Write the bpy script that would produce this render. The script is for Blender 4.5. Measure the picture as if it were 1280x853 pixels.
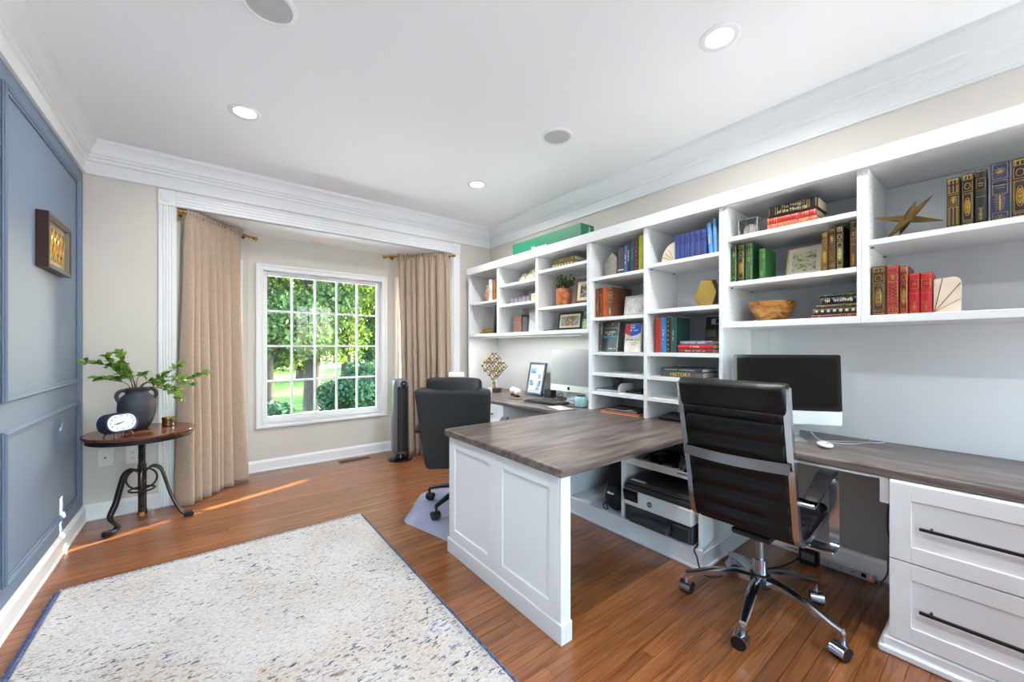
import bpy, bmesh, math, random
import numpy as np
from mathutils import Vector, Matrix, Euler
for o in list(bpy.data.objects): bpy.data.objects.remove(o)
SC = bpy.context.scene
COL = SC.collection
RN = random.Random(11)
PI = math.pi

# ------------------------------------------------------------------ camera, world, sun, exposure
cam_d = bpy.data.cameras.new('camera'); cam = bpy.data.objects.new('camera', cam_d); COL.objects.link(cam)
cam.location = (0, 0, 1.23); cam.rotation_euler = (PI/2, 0, -math.radians(38.02))
cam_d.sensor_width = 36; cam_d.lens = 488.35/1280*36; cam_d.shift_y = 7.12/1280; cam_d.clip_start = .05
SC.camera = cam
SC.view_settings.view_transform = 'Standard'; SC.view_settings.look = 'None'
SC.view_settings.gamma = 1; SC.view_settings.use_curve_mapping = False
SC.view_settings.exposure = 1.2
W = bpy.data.worlds.new('sky'); SC.world = W; W.use_nodes = True
wn = W.node_tree; bg = wn.nodes['Background']
sky = wn.nodes.new('ShaderNodeTexSky'); sky.sky_type = 'NISHITA'; sky.sun_disc = False
sky.sun_elevation = math.radians(23); sky.sun_rotation = math.radians(70); sky.air_density = 1.0; sky.dust_density = 2.0
wn.links.new(sky.outputs[0], bg.inputs[0]); bg.inputs[1].default_value = 2.3
sd = bpy.data.lights.new('sun', 'SUN'); sd.energy = 17.0; sd.angle = math.radians(.6); sd.color = (1, .93, .80)
sun = bpy.data.objects.new('sun', sd); COL.objects.link(sun)
SUN_DIR = Vector((-.93, -.34, -.42)).normalized()
sun.rotation_euler = SUN_DIR.to_track_quat('-Z', 'Y').to_euler()
CAN_W = 7.0      # watts of each recessed ceiling lamp

# ------------------------------------------------------------------ helpers
def lin(c):
    return tuple(((v/255)/12.92 if v/255 <= .04045 else ((v/255+.055)/1.055)**2.4) for v in c)
MATS = {}
def mat(name, rgb, rough=.5, metal=0., spec=.5, noise=0., nscale=8., bump=0., bscale=60., stretch=(1,1,1), coat=0., sheen=0., trans=0., emit=None, es=0., alpha=1.):
    if name in MATS: return MATS[name]
    m = bpy.data.materials.new(name); m.use_nodes = True; nt = m.node_tree; b = nt.nodes['Principled BSDF']
    c = lin(rgb)
    b.inputs['Base Color'].default_value = (*c, 1); b.inputs['Roughness'].default_value = rough
    b.inputs['Metallic'].default_value = metal; b.inputs['Specular IOR Level'].default_value = spec
    b.inputs['Coat Weight'].default_value = coat; b.inputs['Sheen Weight'].default_value = sheen
    b.inputs['Transmission Weight'].default_value = trans
    if emit: b.inputs['Emission Color'].default_value = (*lin(emit), 1); b.inputs['Emission Strength'].default_value = es
    if noise or bump:
        tc = nt.nodes.new('ShaderNodeTexCoord'); mp = nt.nodes.new('ShaderNodeMapping'); mp.inputs['Scale'].default_value = stretch
        nt.links.new(tc.outputs['Object'], mp.inputs[0])
    if noise:
        n = nt.nodes.new('ShaderNodeTexNoise'); n.inputs['Scale'].default_value = nscale; n.inputs['Detail'].default_value = 4
        nt.links.new(mp.outputs[0], n.inputs['Vector'])
        r = nt.nodes.new('ShaderNodeValToRGB')
        r.color_ramp.elements[0].position = .3; r.color_ramp.elements[1].position = .7
        r.color_ramp.elements[0].color = (*[max(0, v*(1-noise)) for v in c], 1); r.color_ramp.elements[1].color = (*[min(1, v*(1+noise)) for v in c], 1)
        nt.links.new(n.outputs['Fac'], r.inputs[0]); nt.links.new(r.outputs[0], b.inputs['Base Color'])
    if bump:
        n2 = nt.nodes.new('ShaderNodeTexNoise'); n2.inputs['Scale'].default_value = bscale; n2.inputs['Detail'].default_value = 3
        bp = nt.nodes.new('ShaderNodeBump'); bp.inputs['Strength'].default_value = bump; bp.inputs['Distance'].default_value = .002
        nt.links.new(mp.outputs[0], n2.inputs['Vector']); nt.links.new(n2.outputs['Fac'], bp.inputs['Height']); nt.links.new(bp.outputs[0], b.inputs['Normal'])
    MATS[name] = m; return m
def ramp_mat(name, stops, scale, stretch=(1,1,1), rough=.5, metal=0., detail=5, distort=0., bump=0., kind='NOISE', coat=0., coord='Object', rand=False, spec=.5):
    """principled material whose colour is a noise / voronoi run through a colour ramp"""
    if name in MATS: return MATS[name]
    m = bpy.data.materials.new(name); m.use_nodes = True; nt = m.node_tree; b = nt.nodes['Principled BSDF']
    tc = nt.nodes.new('ShaderNodeTexCoord'); mp = nt.nodes.new('ShaderNodeMapping'); mp.inputs['Scale'].default_value = stretch
    if coord == 'World':
        g = nt.nodes.new('ShaderNodeNewGeometry'); src = g.outputs['Position']
    else: src = tc.outputs[coord]
    nt.links.new(src, mp.inputs[0])
    if rand:
        oi = nt.nodes.new('ShaderNodeObjectInfo'); mul = nt.nodes.new('ShaderNodeMath'); mul.operation = 'MULTIPLY'; mul.inputs[1].default_value = 37.
        nt.links.new(oi.outputs['Random'], mul.inputs[0]); cx = nt.nodes.new('ShaderNodeCombineXYZ')
        nt.links.new(mul.outputs[0], cx.inputs[0]); nt.links.new(mul.outputs[0], cx.inputs[2]); nt.links.new(cx.outputs[0], mp.inputs['Location'])
    if kind == 'NOISE':
        t = nt.nodes.new('ShaderNodeTexNoise'); t.inputs['Detail'].default_value = detail; t.inputs['Distortion'].default_value = distort; out = t.outputs['Fac']
    else:
        t = nt.nodes.new('ShaderNodeTexVoronoi'); out = t.outputs['Distance']
    t.inputs['Scale'].default_value = scale; nt.links.new(mp.outputs[0], t.inputs['Vector'])
    r = nt.nodes.new('ShaderNodeValToRGB'); e = r.color_ramp.elements
    while len(e) < len(stops): e.new(.5)
    for i, (p, c) in enumerate(stops): e[i].position = p; e[i].color = (*lin(c), 1)
    nt.links.new(out, r.inputs[0]); nt.links.new(r.outputs[0], b.inputs['Base Color'])
    b.inputs['Roughness'].default_value = rough; b.inputs['Metallic'].default_value = metal; b.inputs['Coat Weight'].default_value = coat; b.inputs['Specular IOR Level'].default_value = spec
    if bump:
        bp = nt.nodes.new('ShaderNodeBump'); bp.inputs['Strength'].default_value = bump; bp.inputs['Distance'].default_value = .002
        nt.links.new(out, bp.inputs['Height']); nt.links.new(bp.outputs[0], b.inputs['Normal'])
    MATS[name] = m; return m

class MB:
    """collects vertices and faces; build() links them as one mesh object"""
    def __init__(s, T=None): s.v = []; s.f = []; s.T = T
    def add(s, vs, fs):
        n = len(s.v); T = s.T
        s.v += [tuple(T @ Vector(p)) for p in vs] if T is not None else [tuple(p) for p in vs]
        s.f += [tuple(i+n for i in f) for f in fs]; return s
    def box(s, x0, x1, y0, y1, z0, z1, bev=0.):
        if x1 < x0: x0, x1 = x1, x0
        if y1 < y0: y0, y1 = y1, y0
        if z1 < z0: z0, z1 = z1, z0
        if bev <= 0:
            return s.add([(x0,y0,z0),(x1,y0,z0),(x1,y1,z0),(x0,y1,z0),(x0,y0,z1),(x1,y0,z1),(x1,y1,z1),(x0,y1,z1)],
                         [(0,3,2,1),(4,5,6,7),(0,1,5,4),(1,2,6,5),(2,3,7,6),(3,0,4,7)])
        b = min(bev, (x1-x0)*.49, (y1-y0)*.49, (z1-z0)*.49)
        V = []; I = {}
        X = (x0, x1); Y = (y0, y1); Z = (z0, z1)
        for i in (0,1):
            for j in (0,1):
                for k in (0,1):
                    sx, sy, sz = (1,-1)[i], (1,-1)[j], (1,-1)[k]
                    I[i,j,k,0] = len(V); V.append((X[i], Y[j]+sy*b, Z[k]+sz*b))
                    I[i,j,k,1] = len(V); V.append((X[i]+sx*b, Y[j], Z[k]+sz*b))
                    I[i,j,k,2] = len(V); V.append((X[i]+sx*b, Y[j]+sy*b, Z[k]))
        F = []
        for i in (0,1):
            q = [I[i,0,0,0], I[i,1,0,0], I[i,1,1,0], I[i,0,1,0]]; F.append(q if i else q[::-1])
            q = [I[0,i,0,1], I[0,i,1,1], I[1,i,1,1], I[1,i,0,1]]; F.append(q if i else q[::-1])
            q = [I[0,0,i,2], I[1,0,i,2], I[1,1,i,2], I[0,1,i,2]]; F.append(q if i else q[::-1])
        for i in (0,1):
            for j in (0,1):
                F.append([I[i,j,0,0], I[i,j,0,1], I[i,j,1,1], I[i,j,1,0]] if (i+j) % 2 else [I[i,j,0,0], I[i,j,1,0], I[i,j,1,1], I[i,j,0,1]])
                F.append([I[i,0,j,0], I[i,1,j,0], I[i,1,j,2], I[i,0,j,2]] if (i+j) % 2 == 0 else [I[i,0,j,0], I[i,0,j,2], I[i,1,j,2], I[i,1,j,0]])
                F.append([I[0,i,j,1], I[1,i,j,1], I[1,i,j,2], I[0,i,j,2]] if (i+j) % 2 else [I[0,i,j,1], I[0,i,j,2], I[1,i,j,2], I[1,i,j,1]])
                for k in (0,1):
                    F.append([I[i,j,k,0], I[i,j,k,1], I[i,j,k,2]] if (i+j+k) % 2 else [I[i,j,k,0], I[i,j,k,2], I[i,j,k,1]])
        return s.add(V, F)
    def loft(s, rings, closed=True, caps=True):
        n = len(rings[0]); V = [p for r in rings for p in r]; F = []
        for a in range(len(rings)-1):
            for i in range(n if closed else n-1):
                j = (i+1) % n; F.append((a*n+i, a*n+j, (a+1)*n+j, (a+1)*n+i))
        if caps and closed:
            F.append(tuple(range(n))[::-1]); F.append(tuple((len(rings)-1)*n+i for i in range(n)))
        return s.add(V, F)
    def cyl(s, p0, p1, r0, r1=None, n=16, caps=True):
        r1 = r0 if r1 is None else r1; p0 = Vector(p0); p1 = Vector(p1); d = (p1-p0).normalized()
        a = d.orthogonal().normalized(); b = d.cross(a)
        mk = lambda p, r: [tuple(p + a*math.cos(2*PI*i/n)*r + b*math.sin(2*PI*i/n)*r) for i in range(n)]
        return s.loft([mk(p0, r0), mk(p1, r1)], True, caps)
    def tube(s, pts, r, n=8, closed=False, flat=None):
        """round (or, with flat=(w,h,up), rectangular) bar along a path"""
        P = [Vector(p) for p in pts]; m = len(P); rings = []; N = None
        for i in range(m):
            if closed: t = (P[(i+1) % m]-P[i-1])
            else: t = P[min(i+1, m-1)]-P[max(i-1, 0)]
            t.normalize()
            if flat:
                up = Vector(flat[2]); sdir = t.cross(up).normalized(); u2 = sdir.cross(t)
                w, h = flat[0]/2, flat[1]/2
                rings.append([tuple(P[i]+sdir*a*w+u2*b*h) for a, b in ((-1,-1),(1,-1),(1,1),(-1,1))]); continue
            if N is None: N = t.orthogonal().normalized()
            else: N = (N - t*N.dot(t)).normalized()
            B = t.cross(N); rr = r[i] if isinstance(r, (list, tuple)) else r
            rings.append([tuple(P[i]+N*math.cos(2*PI*k/n)*rr+B*math.sin(2*PI*k/n)*rr) for k in range(n)])
        if closed: rings.append(rings[0])
        return s.loft(rings, True, not closed)
    def lathe(s, prof, n=24, c=(0,0,0), cap0=True, cap1=True):
        rings = [[(c[0]+r*math.cos(2*PI*i/n), c[1]+r*math.sin(2*PI*i/n), c[2]+z) for i in range(n)] for r, z in prof]
        nn = n; V = [p for r in rings for p in r]; F = []
        for a in range(len(rings)-1):
            for i in range(nn):
                j = (i+1) % nn; F.append((a*nn+i, a*nn+j, (a+1)*nn+j, (a+1)*nn+i))
        if cap0: F.append(tuple(range(nn))[::-1])
        if cap1: F.append(tuple((len(rings)-1)*nn+i for i in range(nn)))
        return s.add(V, F)
    def ball(s, c, r, nu=12, nv=8, sc=(1,1,1)):
        V = [(c[0], c[1], c[2]-r*sc[2])]; F = []
        for j in range(1, nv):
            t = -PI/2+PI*j/nv
            for i in range(nu):
                a = 2*PI*i/nu; V.append((c[0]+r*sc[0]*math.cos(t)*math.cos(a), c[1]+r*sc[1]*math.cos(t)*math.sin(a), c[2]+r*sc[2]*math.sin(t)))
        V.append((c[0], c[1], c[2]+r*sc[2])); top = len(V)-1
        for i in range(nu):
            k = (i+1) % nu
            F.append((0, 1+k, 1+i)); F.append((top, 1+(nv-2)*nu+i, 1+(nv-2)*nu+k))
            for j in range(nv-2): F.append((1+j*nu+i, 1+j*nu+k, 1+(j+1)*nu+k, 1+(j+1)*nu+i))
        return s.add(V, F)
    def prism(s, poly, axis, a, b):
        """poly of 2-D points extruded from a to b along an axis: x -> (y,z), y -> (x,z), z -> (x,y)"""
        f = {'x': lambda p, t: (t, p[0], p[1]), 'y': lambda p, t: (p[0], t, p[1]), 'z': lambda p, t: (p[0], p[1], t)}[axis]
        return s.loft([[f(p, a) for p in poly], [f(p, b) for p in poly]])
    def grid(s, fn, nu, nv):
        V = [fn(i/nu, j/nv) for j in range(nv+1) for i in range(nu+1)]; w = nu+1
        return s.add(V, [(j*w+i, j*w+i+1, (j+1)*w+i+1, (j+1)*w+i) for j in range(nv) for i in range(nu)])
    def build(s, name, m, parent=None, world=False, smooth=35, fix=True):
        me = bpy.data.meshes.new(name)
        off = Vector((0,0,0))
        if world and parent is not None:
            p = parent
            while p.parent: p = p.parent
            off = p.location
            s.v = [(x-off[0], y-off[1], z-off[2]) for x, y, z in s.v]
        me.from_pydata(s.v, [], s.f)
        if fix:
            bm = bmesh.new(); bm.from_mesh(me); bmesh.ops.recalc_face_normals(bm, faces=bm.faces[:]); bm.to_mesh(me); bm.free()
        me.materials.append(m)
        if smooth:
            me.polygons.foreach_set('use_smooth', [True]*len(me.polygons)); me.set_sharp_from_angle(angle=math.radians(smooth))
        o = bpy.data.objects.new(name, me); COL.objects.link(o); o.parent = parent
        return o
def thing(name, label, cat, loc=(0,0,0), rotz=0., group=None):
    o = bpy.data.objects.new(name, None); COL.objects.link(o); o.empty_display_size = .1
    o.location = loc; o.rotation_euler = (0, 0, rotz); o['label'] = label; o['category'] = cat
    if group: o['group'] = group
    return o
def tag(o, label, cat, group=None):
    o['label'] = label; o['category'] = cat
    if group: o['group'] = group
    return o
def struct(o, label=None):
    o['kind'] = 'structure'
    if label: o['label'] = label
    return o
def sroot(name, loc=(0,0,0)):
    o = bpy.data.objects.new(name, None); COL.objects.link(o); o.location = loc; o.empty_display_size = .1; o['kind'] = 'structure'; return o
def text(s, size, m, parent, T, name='lettering', extrude=.0004, align='CENTER', world=False, shear=0., stretch=1.):
    cu = bpy.data.curves.new('t', 'FONT'); cu.body = s; cu.size = size; cu.align_x = align; cu.align_y = 'CENTER'; cu.extrude = extrude; cu.resolution_u = 2; cu.shear = shear
    ob = bpy.data.objects.new('t', cu); COL.objects.link(ob)
    dg = bpy.context.evaluated_depsgraph_get(); me = bpy.data.meshes.new_from_object(ob.evaluated_get(dg))
    bpy.data.objects.remove(ob); bpy.data.curves.remove(cu)
    me.transform(Matrix.Diagonal((stretch,1,1,1))); me.transform(T)
    if world:
        p = parent
        while p.parent: p = p.parent
        me.transform(Matrix.Translation(-p.location))
    me.name = name; me.materials.clear(); me.materials.append(m)
    o = bpy.data.objects.new(name, me); COL.objects.link(o); o.parent = parent; return o
def face_mx(x, y, z):      # writing that faces -x: runs along -y, stands along +z
    return Matrix(((0,0,-1,x),(-1,0,0,y),(0,1,0,z),(0,0,0,1)))
def rrect(cx, cy, w, h, r, n=4):
    out = []
    for (sx, sy, a0) in ((1,1,0),(-1,1,90),(-1,-1,180),(1,-1,270)):
        for k in range(n+1):
            a = math.radians(a0+90*k/n); out.append((cx+sx*(w/2-r)+r*math.cos(a), cy+sy*(h/2-r)+r*math.sin(a)))
    return out

# ------------------------------------------------------------------ materials
white = mat('cabinet_white', (232,232,232), .38, bump=.03, bscale=120)
trimw = mat('trim_white', (236,236,236), .35)
ceilw = mat('ceiling_white', (248,248,249), .85, bump=.05, bscale=200)
greige = mat('wall_greige', (214,208,199), .75, noise=.012, nscale=3, bump=.05, bscale=250)
blue = mat('wall_blue', (108,124,146), .5, bump=.05, bscale=250)
chrome = mat('chrome', (196,202,212), .16, 1.)
steel = mat('brushed_steel', (165,165,168), .32, 1., noise=.1, nscale=30, stretch=(1,1,12))
blackp = mat('black_plastic', (22,22,24), .4)
blackg = mat('black_gloss', (12,12,14), .12)
leather = mat('black_leather', (14,14,16), .34, spec=.32, bump=.25, bscale=420, noise=.15, nscale=5)
leather2 = mat('charcoal_leather', (34,35,36), .5, bump=.35, bscale=350, noise=.1, nscale=5)
brass = mat('brass', (190,150,75), .25, 1., noise=.15, nscale=12)
abrass = mat('antique_brass', (120,95,55), .38, 1., noise=.25, nscale=15)
gold = mat('gold_leaf', (205,165,85), .35, .8, noise=.2, nscale=40)
paper = mat('page_cream', (224,212,186), .8, noise=.08, nscale=6, stretch=(1,60,1))
whitep = mat('white_plastic', (228,228,228), .3)
dkgrey = mat('dark_grey_plastic', (62,63,66), .45)
iron = mat('dark_iron', (38,34,38), .45, .5, bump=.1, bscale=80)
glass_pane = bpy.data.materials.new('window_glass'); glass_pane.use_nodes = True
_nt = glass_pane.node_tree; _nt.nodes.remove(_nt.nodes['Principled BSDF'])
_t = _nt.nodes.new('ShaderNodeBsdfTransparent'); _t.inputs[0].default_value = (.96,.98,.97,1); _g = _nt.nodes.new('ShaderNodeBsdfGlossy'); _g.inputs['Roughness'].default_value = .02
_f = _nt.nodes.new('ShaderNodeFresnel'); _f.inputs[0].default_value = 1.3; _m = _nt.nodes.new('ShaderNodeMixShader')
_nt.links.new(_f.outputs[0], _m.inputs[0]); _nt.links.new(_t.outputs[0], _m.inputs[1]); _nt.links.new(_g.outputs[0], _m.inputs[2]); _nt.links.new(_m.outputs[0], _nt.nodes['Material Output'].inputs[0])
# oak floor: grain follows the boards, every board its own tone
def oak():
    m = bpy.data.materials.new('oak_floor'); m.use_nodes = True; nt = m.node_tree; b = nt.nodes['Principled BSDF']; L = nt.links.new
    g = nt.nodes.new('ShaderNodeNewGeometry'); oi = nt.nodes.new('ShaderNodeObjectInfo')
    mul = nt.nodes.new('ShaderNodeMath'); mul.operation = 'MULTIPLY'; mul.inputs[1].default_value = 53.; L(oi.outputs['Random'], mul.inputs[0])
    cx = nt.nodes.new('ShaderNodeCombineXYZ'); L(mul.outputs[0], cx.inputs[0]); L(mul.outputs[0], cx.inputs[2])
    add = nt.nodes.new('ShaderNodeVectorMath'); add.operation = 'ADD'; L(g.outputs['Position'], add.inputs[0]); L(cx.outputs[0], add.inputs[1])
    mp = nt.nodes.new('ShaderNodeMapping'); mp.inputs['Scale'].default_value = (1.6, 28, 1); L(add.outputs[0], mp.inputs[0])
    n = nt.nodes.new('ShaderNodeTexNoise'); n.inputs['Scale'].default_value = 2.2; n.inputs['Detail'].default_value = 7; n.inputs['Distortion'].default_value = 1.2; L(mp.outputs[0], n.inputs['Vector'])
    r = nt.nodes.new('ShaderNodeValToRGB'); e = r.color_ramp.elements; e.new(.5); e.new(.4)
    for i, (p, c) in enumerate(((.24,(92,50,24)),(.42,(136,80,42)),(.56,(154,95,52)),(.78,(170,111,64)))): e[i].position = p; e[i].color = (*lin(c), 1)
    L(n.outputs['Fac'], r.inputs[0])
    hs = nt.nodes.new('ShaderNodeHueSaturation'); L(r.outputs[0], hs.inputs['Color'])
    mr = nt.nodes.new('ShaderNodeMapRange'); mr.inputs['To Min'].default_value = .74; mr.inputs['To Max'].default_value = 1.14; L(oi.outputs['Random'], mr.inputs[0]); L(mr.outputs[0], hs.inputs['Value'])
    L(hs.outputs[0], b.inputs['Base Color']); b.inputs['Roughness'].default_value = .30; b.inputs['Coat Weight'].default_value = .55; b.inputs['Coat Roughness'].default_value = .2
    bp = nt.nodes.new('ShaderNodeBump'); bp.inputs['Strength'].default_value = .12; bp.inputs['Distance'].default_value = .001; L(n.outputs['Fac'], bp.inputs['Height']); L(bp.outputs[0], b.inputs['Normal'])
    return m
oakm = oak()
topmat = ramp_mat('worktop_laminate', ((.28,(66,56,52)),(.45,(98,86,80)),(.6,(122,108,100)),(.8,(142,129,120))), 3.2, (7,.9,9), .34, detail=6, distort=.6, bump=.06, spec=.5)
topmat2 = ramp_mat('peninsula_laminate', ((.28,(66,56,52)),(.45,(98,86,80)),(.6,(122,108,100)),(.8,(142,129,120))), 3.2, (.9,7,9), .34, detail=6, distort=.6, bump=.06, spec=.5)
# ------------------------------------------------------------------ room shell
XL, XR, YB, YF = -.685, 2.793, 4.02, -1.7
ZC = 2.691
BA, BB, BC, BD = (-.197,4.02), (.316,4.545), (1.691,4.545), (2.265,4.02)
def bay_x(y):   # inner x range of the room at depth y
    if y <= YB: return XL, XR
    t = (y-YB)/(BB[1]-YB); return BA[0]+(BB[0]-BA[0])*t, BD[0]+(BC[0]-BD[0])*t
# floor: a sub-floor slab and single oak boards
fl = MB().box(XL-.1, XR+.1, YF-.1, 4.70, -.06, -.012).build('floor', mat('subfloor_dark', (50,28,16), .7), smooth=0); struct(fl, 'glossy red-brown oak strip floor')
um = MB().box(-.5, .5, -.5, .5, -.5, .5)
pm = None; PW = .0572; count = 0; rest = MB()
rows = int((4.545-YF)/PW)+1
for i in range(rows):
    y0 = YF+i*PW; y1 = min(y0+PW-.0016, 4.545)
    if y1-y0 < .01: continue
    xa, xb = bay_x(y1); x = xa-RN.random()*1.1
    while x < xb:
        w = RN.uniform(.7, 2.0); a = max(x, xa); b_ = min(x+w, xb); x += w
        if b_-a < .02: continue
        if y1 < .05: rest.box(a+.0004, b_-.0006, y0, y1, -.012, 0, .0008); continue
        if pm is None:
            o = MB().box(-.5, .5, -.5, .5, -.5, .5, .012).build('plank', oakm, fl, smooth=0); pm = o.data
        else:
            o = bpy.data.objects.new('plank', pm); COL.objects.link(o); o.parent = fl
        o.location = ((a+b_)/2, (y0+y1)/2, -.006); o.scale = (b_-a-.001, y1-y0, .012); count += 1
ro = rest.build('plank_rows', oakm, fl, smooth=0); ro['kind'] = 'stuff'
struct(MB().box(XL-.1, XR+.1, YF-.1, YB+.02, ZC, ZC+.08).build('ceiling', ceilw, smooth=0), 'flat white ceiling with recessed lamps')
struct(MB().prism([(-.197,4.021),(.316,4.66),(1.691,4.66),(2.265,4.021)], 'z', 2.318, 2.40).build('ceiling_bay', ceilw, smooth=0), 'lower white ceiling over the bay window')
wl = struct(MB().box(XL-.12, XL, YF-.1, YB+.12, -.05, ZC).build('wall_left', blue, smooth=0), 'slate blue panelled wall')
struct(MB().box(XR, XR+.12, YF-.1, YB+.12, -.05, ZC).build('wall_right', greige, smooth=0), 'greige wall behind the white bookcases')
wb = MB(); wb.box(XL, BA[0], YB, YB+.12, -.05, ZC); wb.box(BD[0], XR, YB, YB+.12, -.05, ZC); wb.box(BA[0], BD[0], YB, YB+.12, 2.40, ZC); wb.box(BA[0], BD[0], YB, YB+.02, 2.318, 2.40)
struct(wb.build('wall_back', greige, smooth=0), 'greige wall around the bay opening')
# wall behind the camera; its two tall windows are added to brighten the room
wf = MB()
for a, b_ in ((XL-.1,-.58),(.32,1.72),(2.62,XR+.1)): wf.box(a, b_, YF-.12, YF, -.05, ZC)
for a, b_ in ((-.58,.32),(1.72,2.62)): wf.box(a, b_, YF-.12, YF, -.05, .35); wf.box(a, b_, YF-.12, YF, 2.3, ZC)
struct(wf.build('wall_front', greige, smooth=0), 'greige wall opposite the bay with two added daylight windows')
# bay walls with window holes, drawn in (along, outward, up)
def frame_of(p, q):
    d = Vector((q[0]-p[0], q[1]-p[1], 0)); L = d.length; d.normalize(); n = Vector((-d.y, d.x, 0))
    return Matrix(((d.x, n.x, 0, p[0]), (d.y, n.y, 0, p[1]), (0, 0, 1, 0), (0, 0, 0, 1))), L
def bay_wall(name, p, q, h, label, ext=(0,0)):
    T, L = frame_of(p, q); m = MB(T); a, b_ = -ext[0], L+ext[1]
    m.box(a, h[0], 0, .12, -.05, 2.318); m.box(h[1], b_, 0, .12, -.05, 2.318); m.box(h[0], h[1], 0, .12, -.05, h[2]); m.box(h[0], h[1], 0, .12, h[3], 2.318)
    struct(m.build(name, greige, smooth=0), label); return T, L
def casing(m, s0, s1, z0, z1, w=.062):
    # moulded picture-frame casing: three stepped rings standing on the wall face (outward axis negative = into the room)
    for a, b_, d in ((0, w, .016), (w*.62, w, .026), (0, w*.22, .022)):
        for x0, x1, y0, y1 in ((s0-b_, s0-a, z0-b_, z1+b_), (s1+a, s1+b_, z0-b_, z1+b_), (s0-a, s1+a, z1+a, z1+b_), (s0-a, s1+a, z0-b_, z0-a)):
            m.box(x0, x1, -d, 0, y0, y1, .003)
def window(n, T, h, cols, rows, sash_w, label, double=False):
    root = struct(_frame(n, T, h), label)
    s0, s1, z0, z1 = h
    sashes = [(z0, z1, .055)] if not double else [(z0, (z0+z1)/2+.02, .045), ((z0+z1)/2-.02, z1, .078)]
    for (a, b_, dep) in sashes:
        m = MB(T); w = sash_w
        for x0, x1, y0, y1 in ((s0, s0+w, a, b_), (s1-w, s1, a, b_), (s0+w, s1-w, b_-w, b_), (s0+w, s1-w, a, a+w)): m.box(x0, x1, dep, dep+.03, y0, y1, .004)
        sa = m.build('sash', trimw, root, smooth=0)
        gx0, gx1, gz0, gz1 = s0+w, s1-w, a+w, b_-w; mw = .011
        for i in range(1, cols):
            x = gx0+(gx1-gx0)*i/cols; MB(T).box(x-mw, x+mw, dep+.004, dep+.024, gz0, gz1, .004).build('muntin', trimw, root, smooth=0)
        for j in range(1, rows):
            z = gz0+(gz1-gz0)*j/rows; MB(T).box(gx0, gx1, dep+.0035, dep+.0245, z-mw, z+mw, .004).build('muntin', trimw, root, smooth=0)
        for i in range(cols):
            for j in range(rows):
                xa = gx0+(gx1-gx0)*i/cols+(mw if i else 0); xb = gx0+(gx1-gx0)*(i+1)/cols-(mw if i < cols-1 else 0)
                za = gz0+(gz1-gz0)*j/rows+(mw if j else 0); zb = gz0+(gz1-gz0)*(j+1)/rows-(mw if j < rows-1 else 0)
                MB(T).box(xa, xb, dep+.012, dep+.015, za, zb).build('pane', glass_pane, root, smooth=0)
    return root
def _frame(n, T, h):
    m = MB(T); s0, s1, z0, z1 = h; casing(m, s0, s1, z0, z1)
    for x0, x1, y0, y1 in ((s0-.012, s0, z0-.012, z1+.012), (s1, s1+.012, z0-.012, z1+.012), (s0, s1, z1, z1+.012), (s0, s1, z0-.012, z0)): m.box(x0, x1, -.006, .118, y0, y1)
    return m.build('window_%d' % n, trimw, smooth=0)
hC = (.124, 1.297, .487, 1.985)
T1, L1 = bay_wall('wall_bay_centre', BB, BC, (hC[0]-.012, hC[1]+.012, hC[2]-.012, hC[3]+.012), 'greige bay wall below and above the large window', (.08,.08))
window(1, T1, hC, 5, 4, .040, 'large white bay window with twenty panes')
T2, L2 = bay_wall('wall_bay_left', BA, BB, (.148, .592, .475, 1.997), 'greige angled bay wall behind the left curtain')
window(2, T2, (.16, .58, .487, 1.985), 2, 2, .04, 'narrow angled sash window behind the left curtain', True)
T3, L3 = bay_wall('wall_bay_right', BC, BD, (.138, .592, .475, 1.997), 'greige angled bay wall behind the right curtain')
window(3, T3, (.15, .58, .487, 1.985), 2, 2, .04, 'narrow angled sash window beside the tower fan', True)
TF, LF = frame_of((XR, YF), (XL, YF))
window(4, TF, (XR-2.62, XR-1.72, .35, 2.3), 3, 4, .05, 'added daylight window opposite the bay, beside the bookcases'); window(5, TF, (XR-.32, XR+.58, .35, 2.3), 3, 4, .05, 'added daylight window opposite the bay, beside the blue wall')  # both windows are out of view, added for extra daylight
# crown moulding, mitred at the corners
CP = [(0,2.449),(.016,2.449),(.017,2.458),(.011,2.466),(.011,2.540),(.021,2.546),(.024,2.566),(.034,2.571),(.036,2.585),(.046,2.592),(.054,2.625),(.072,2.655),(.080,2.664),(.080,ZC),(0,ZC)]
def crown(name, a, b_, inn, label):
    a = Vector((*a, 0)); b_ = Vector((*b_, 0)); d = (b_-a).normalized(); n = Vector((*inn, 0))
    struct(MB().loft([[tuple(a+n*p+d*p+Vector((0,0,z))) for p, z in CP], [tuple(b_+n*p-d*p+Vector((0,0,z))) for p, z in CP]]).build(name, trimw, smooth=25), label)
crown('trim_1', (XL,YF), (XL,YB), (1,0), 'white crown moulding above the blue wall'); crown('trim_2', (XL,YB), (XR,YB), (0,-1), 'white crown moulding above the bay opening')
crown('trim_3', (XR,YB), (XR,YF), (-1,0), 'white crown moulding above the bookcases'); crown('trim_4', (XR,YF), (XL,YF), (0,1), 'white crown moulding on the wall opposite the bay')
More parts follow.
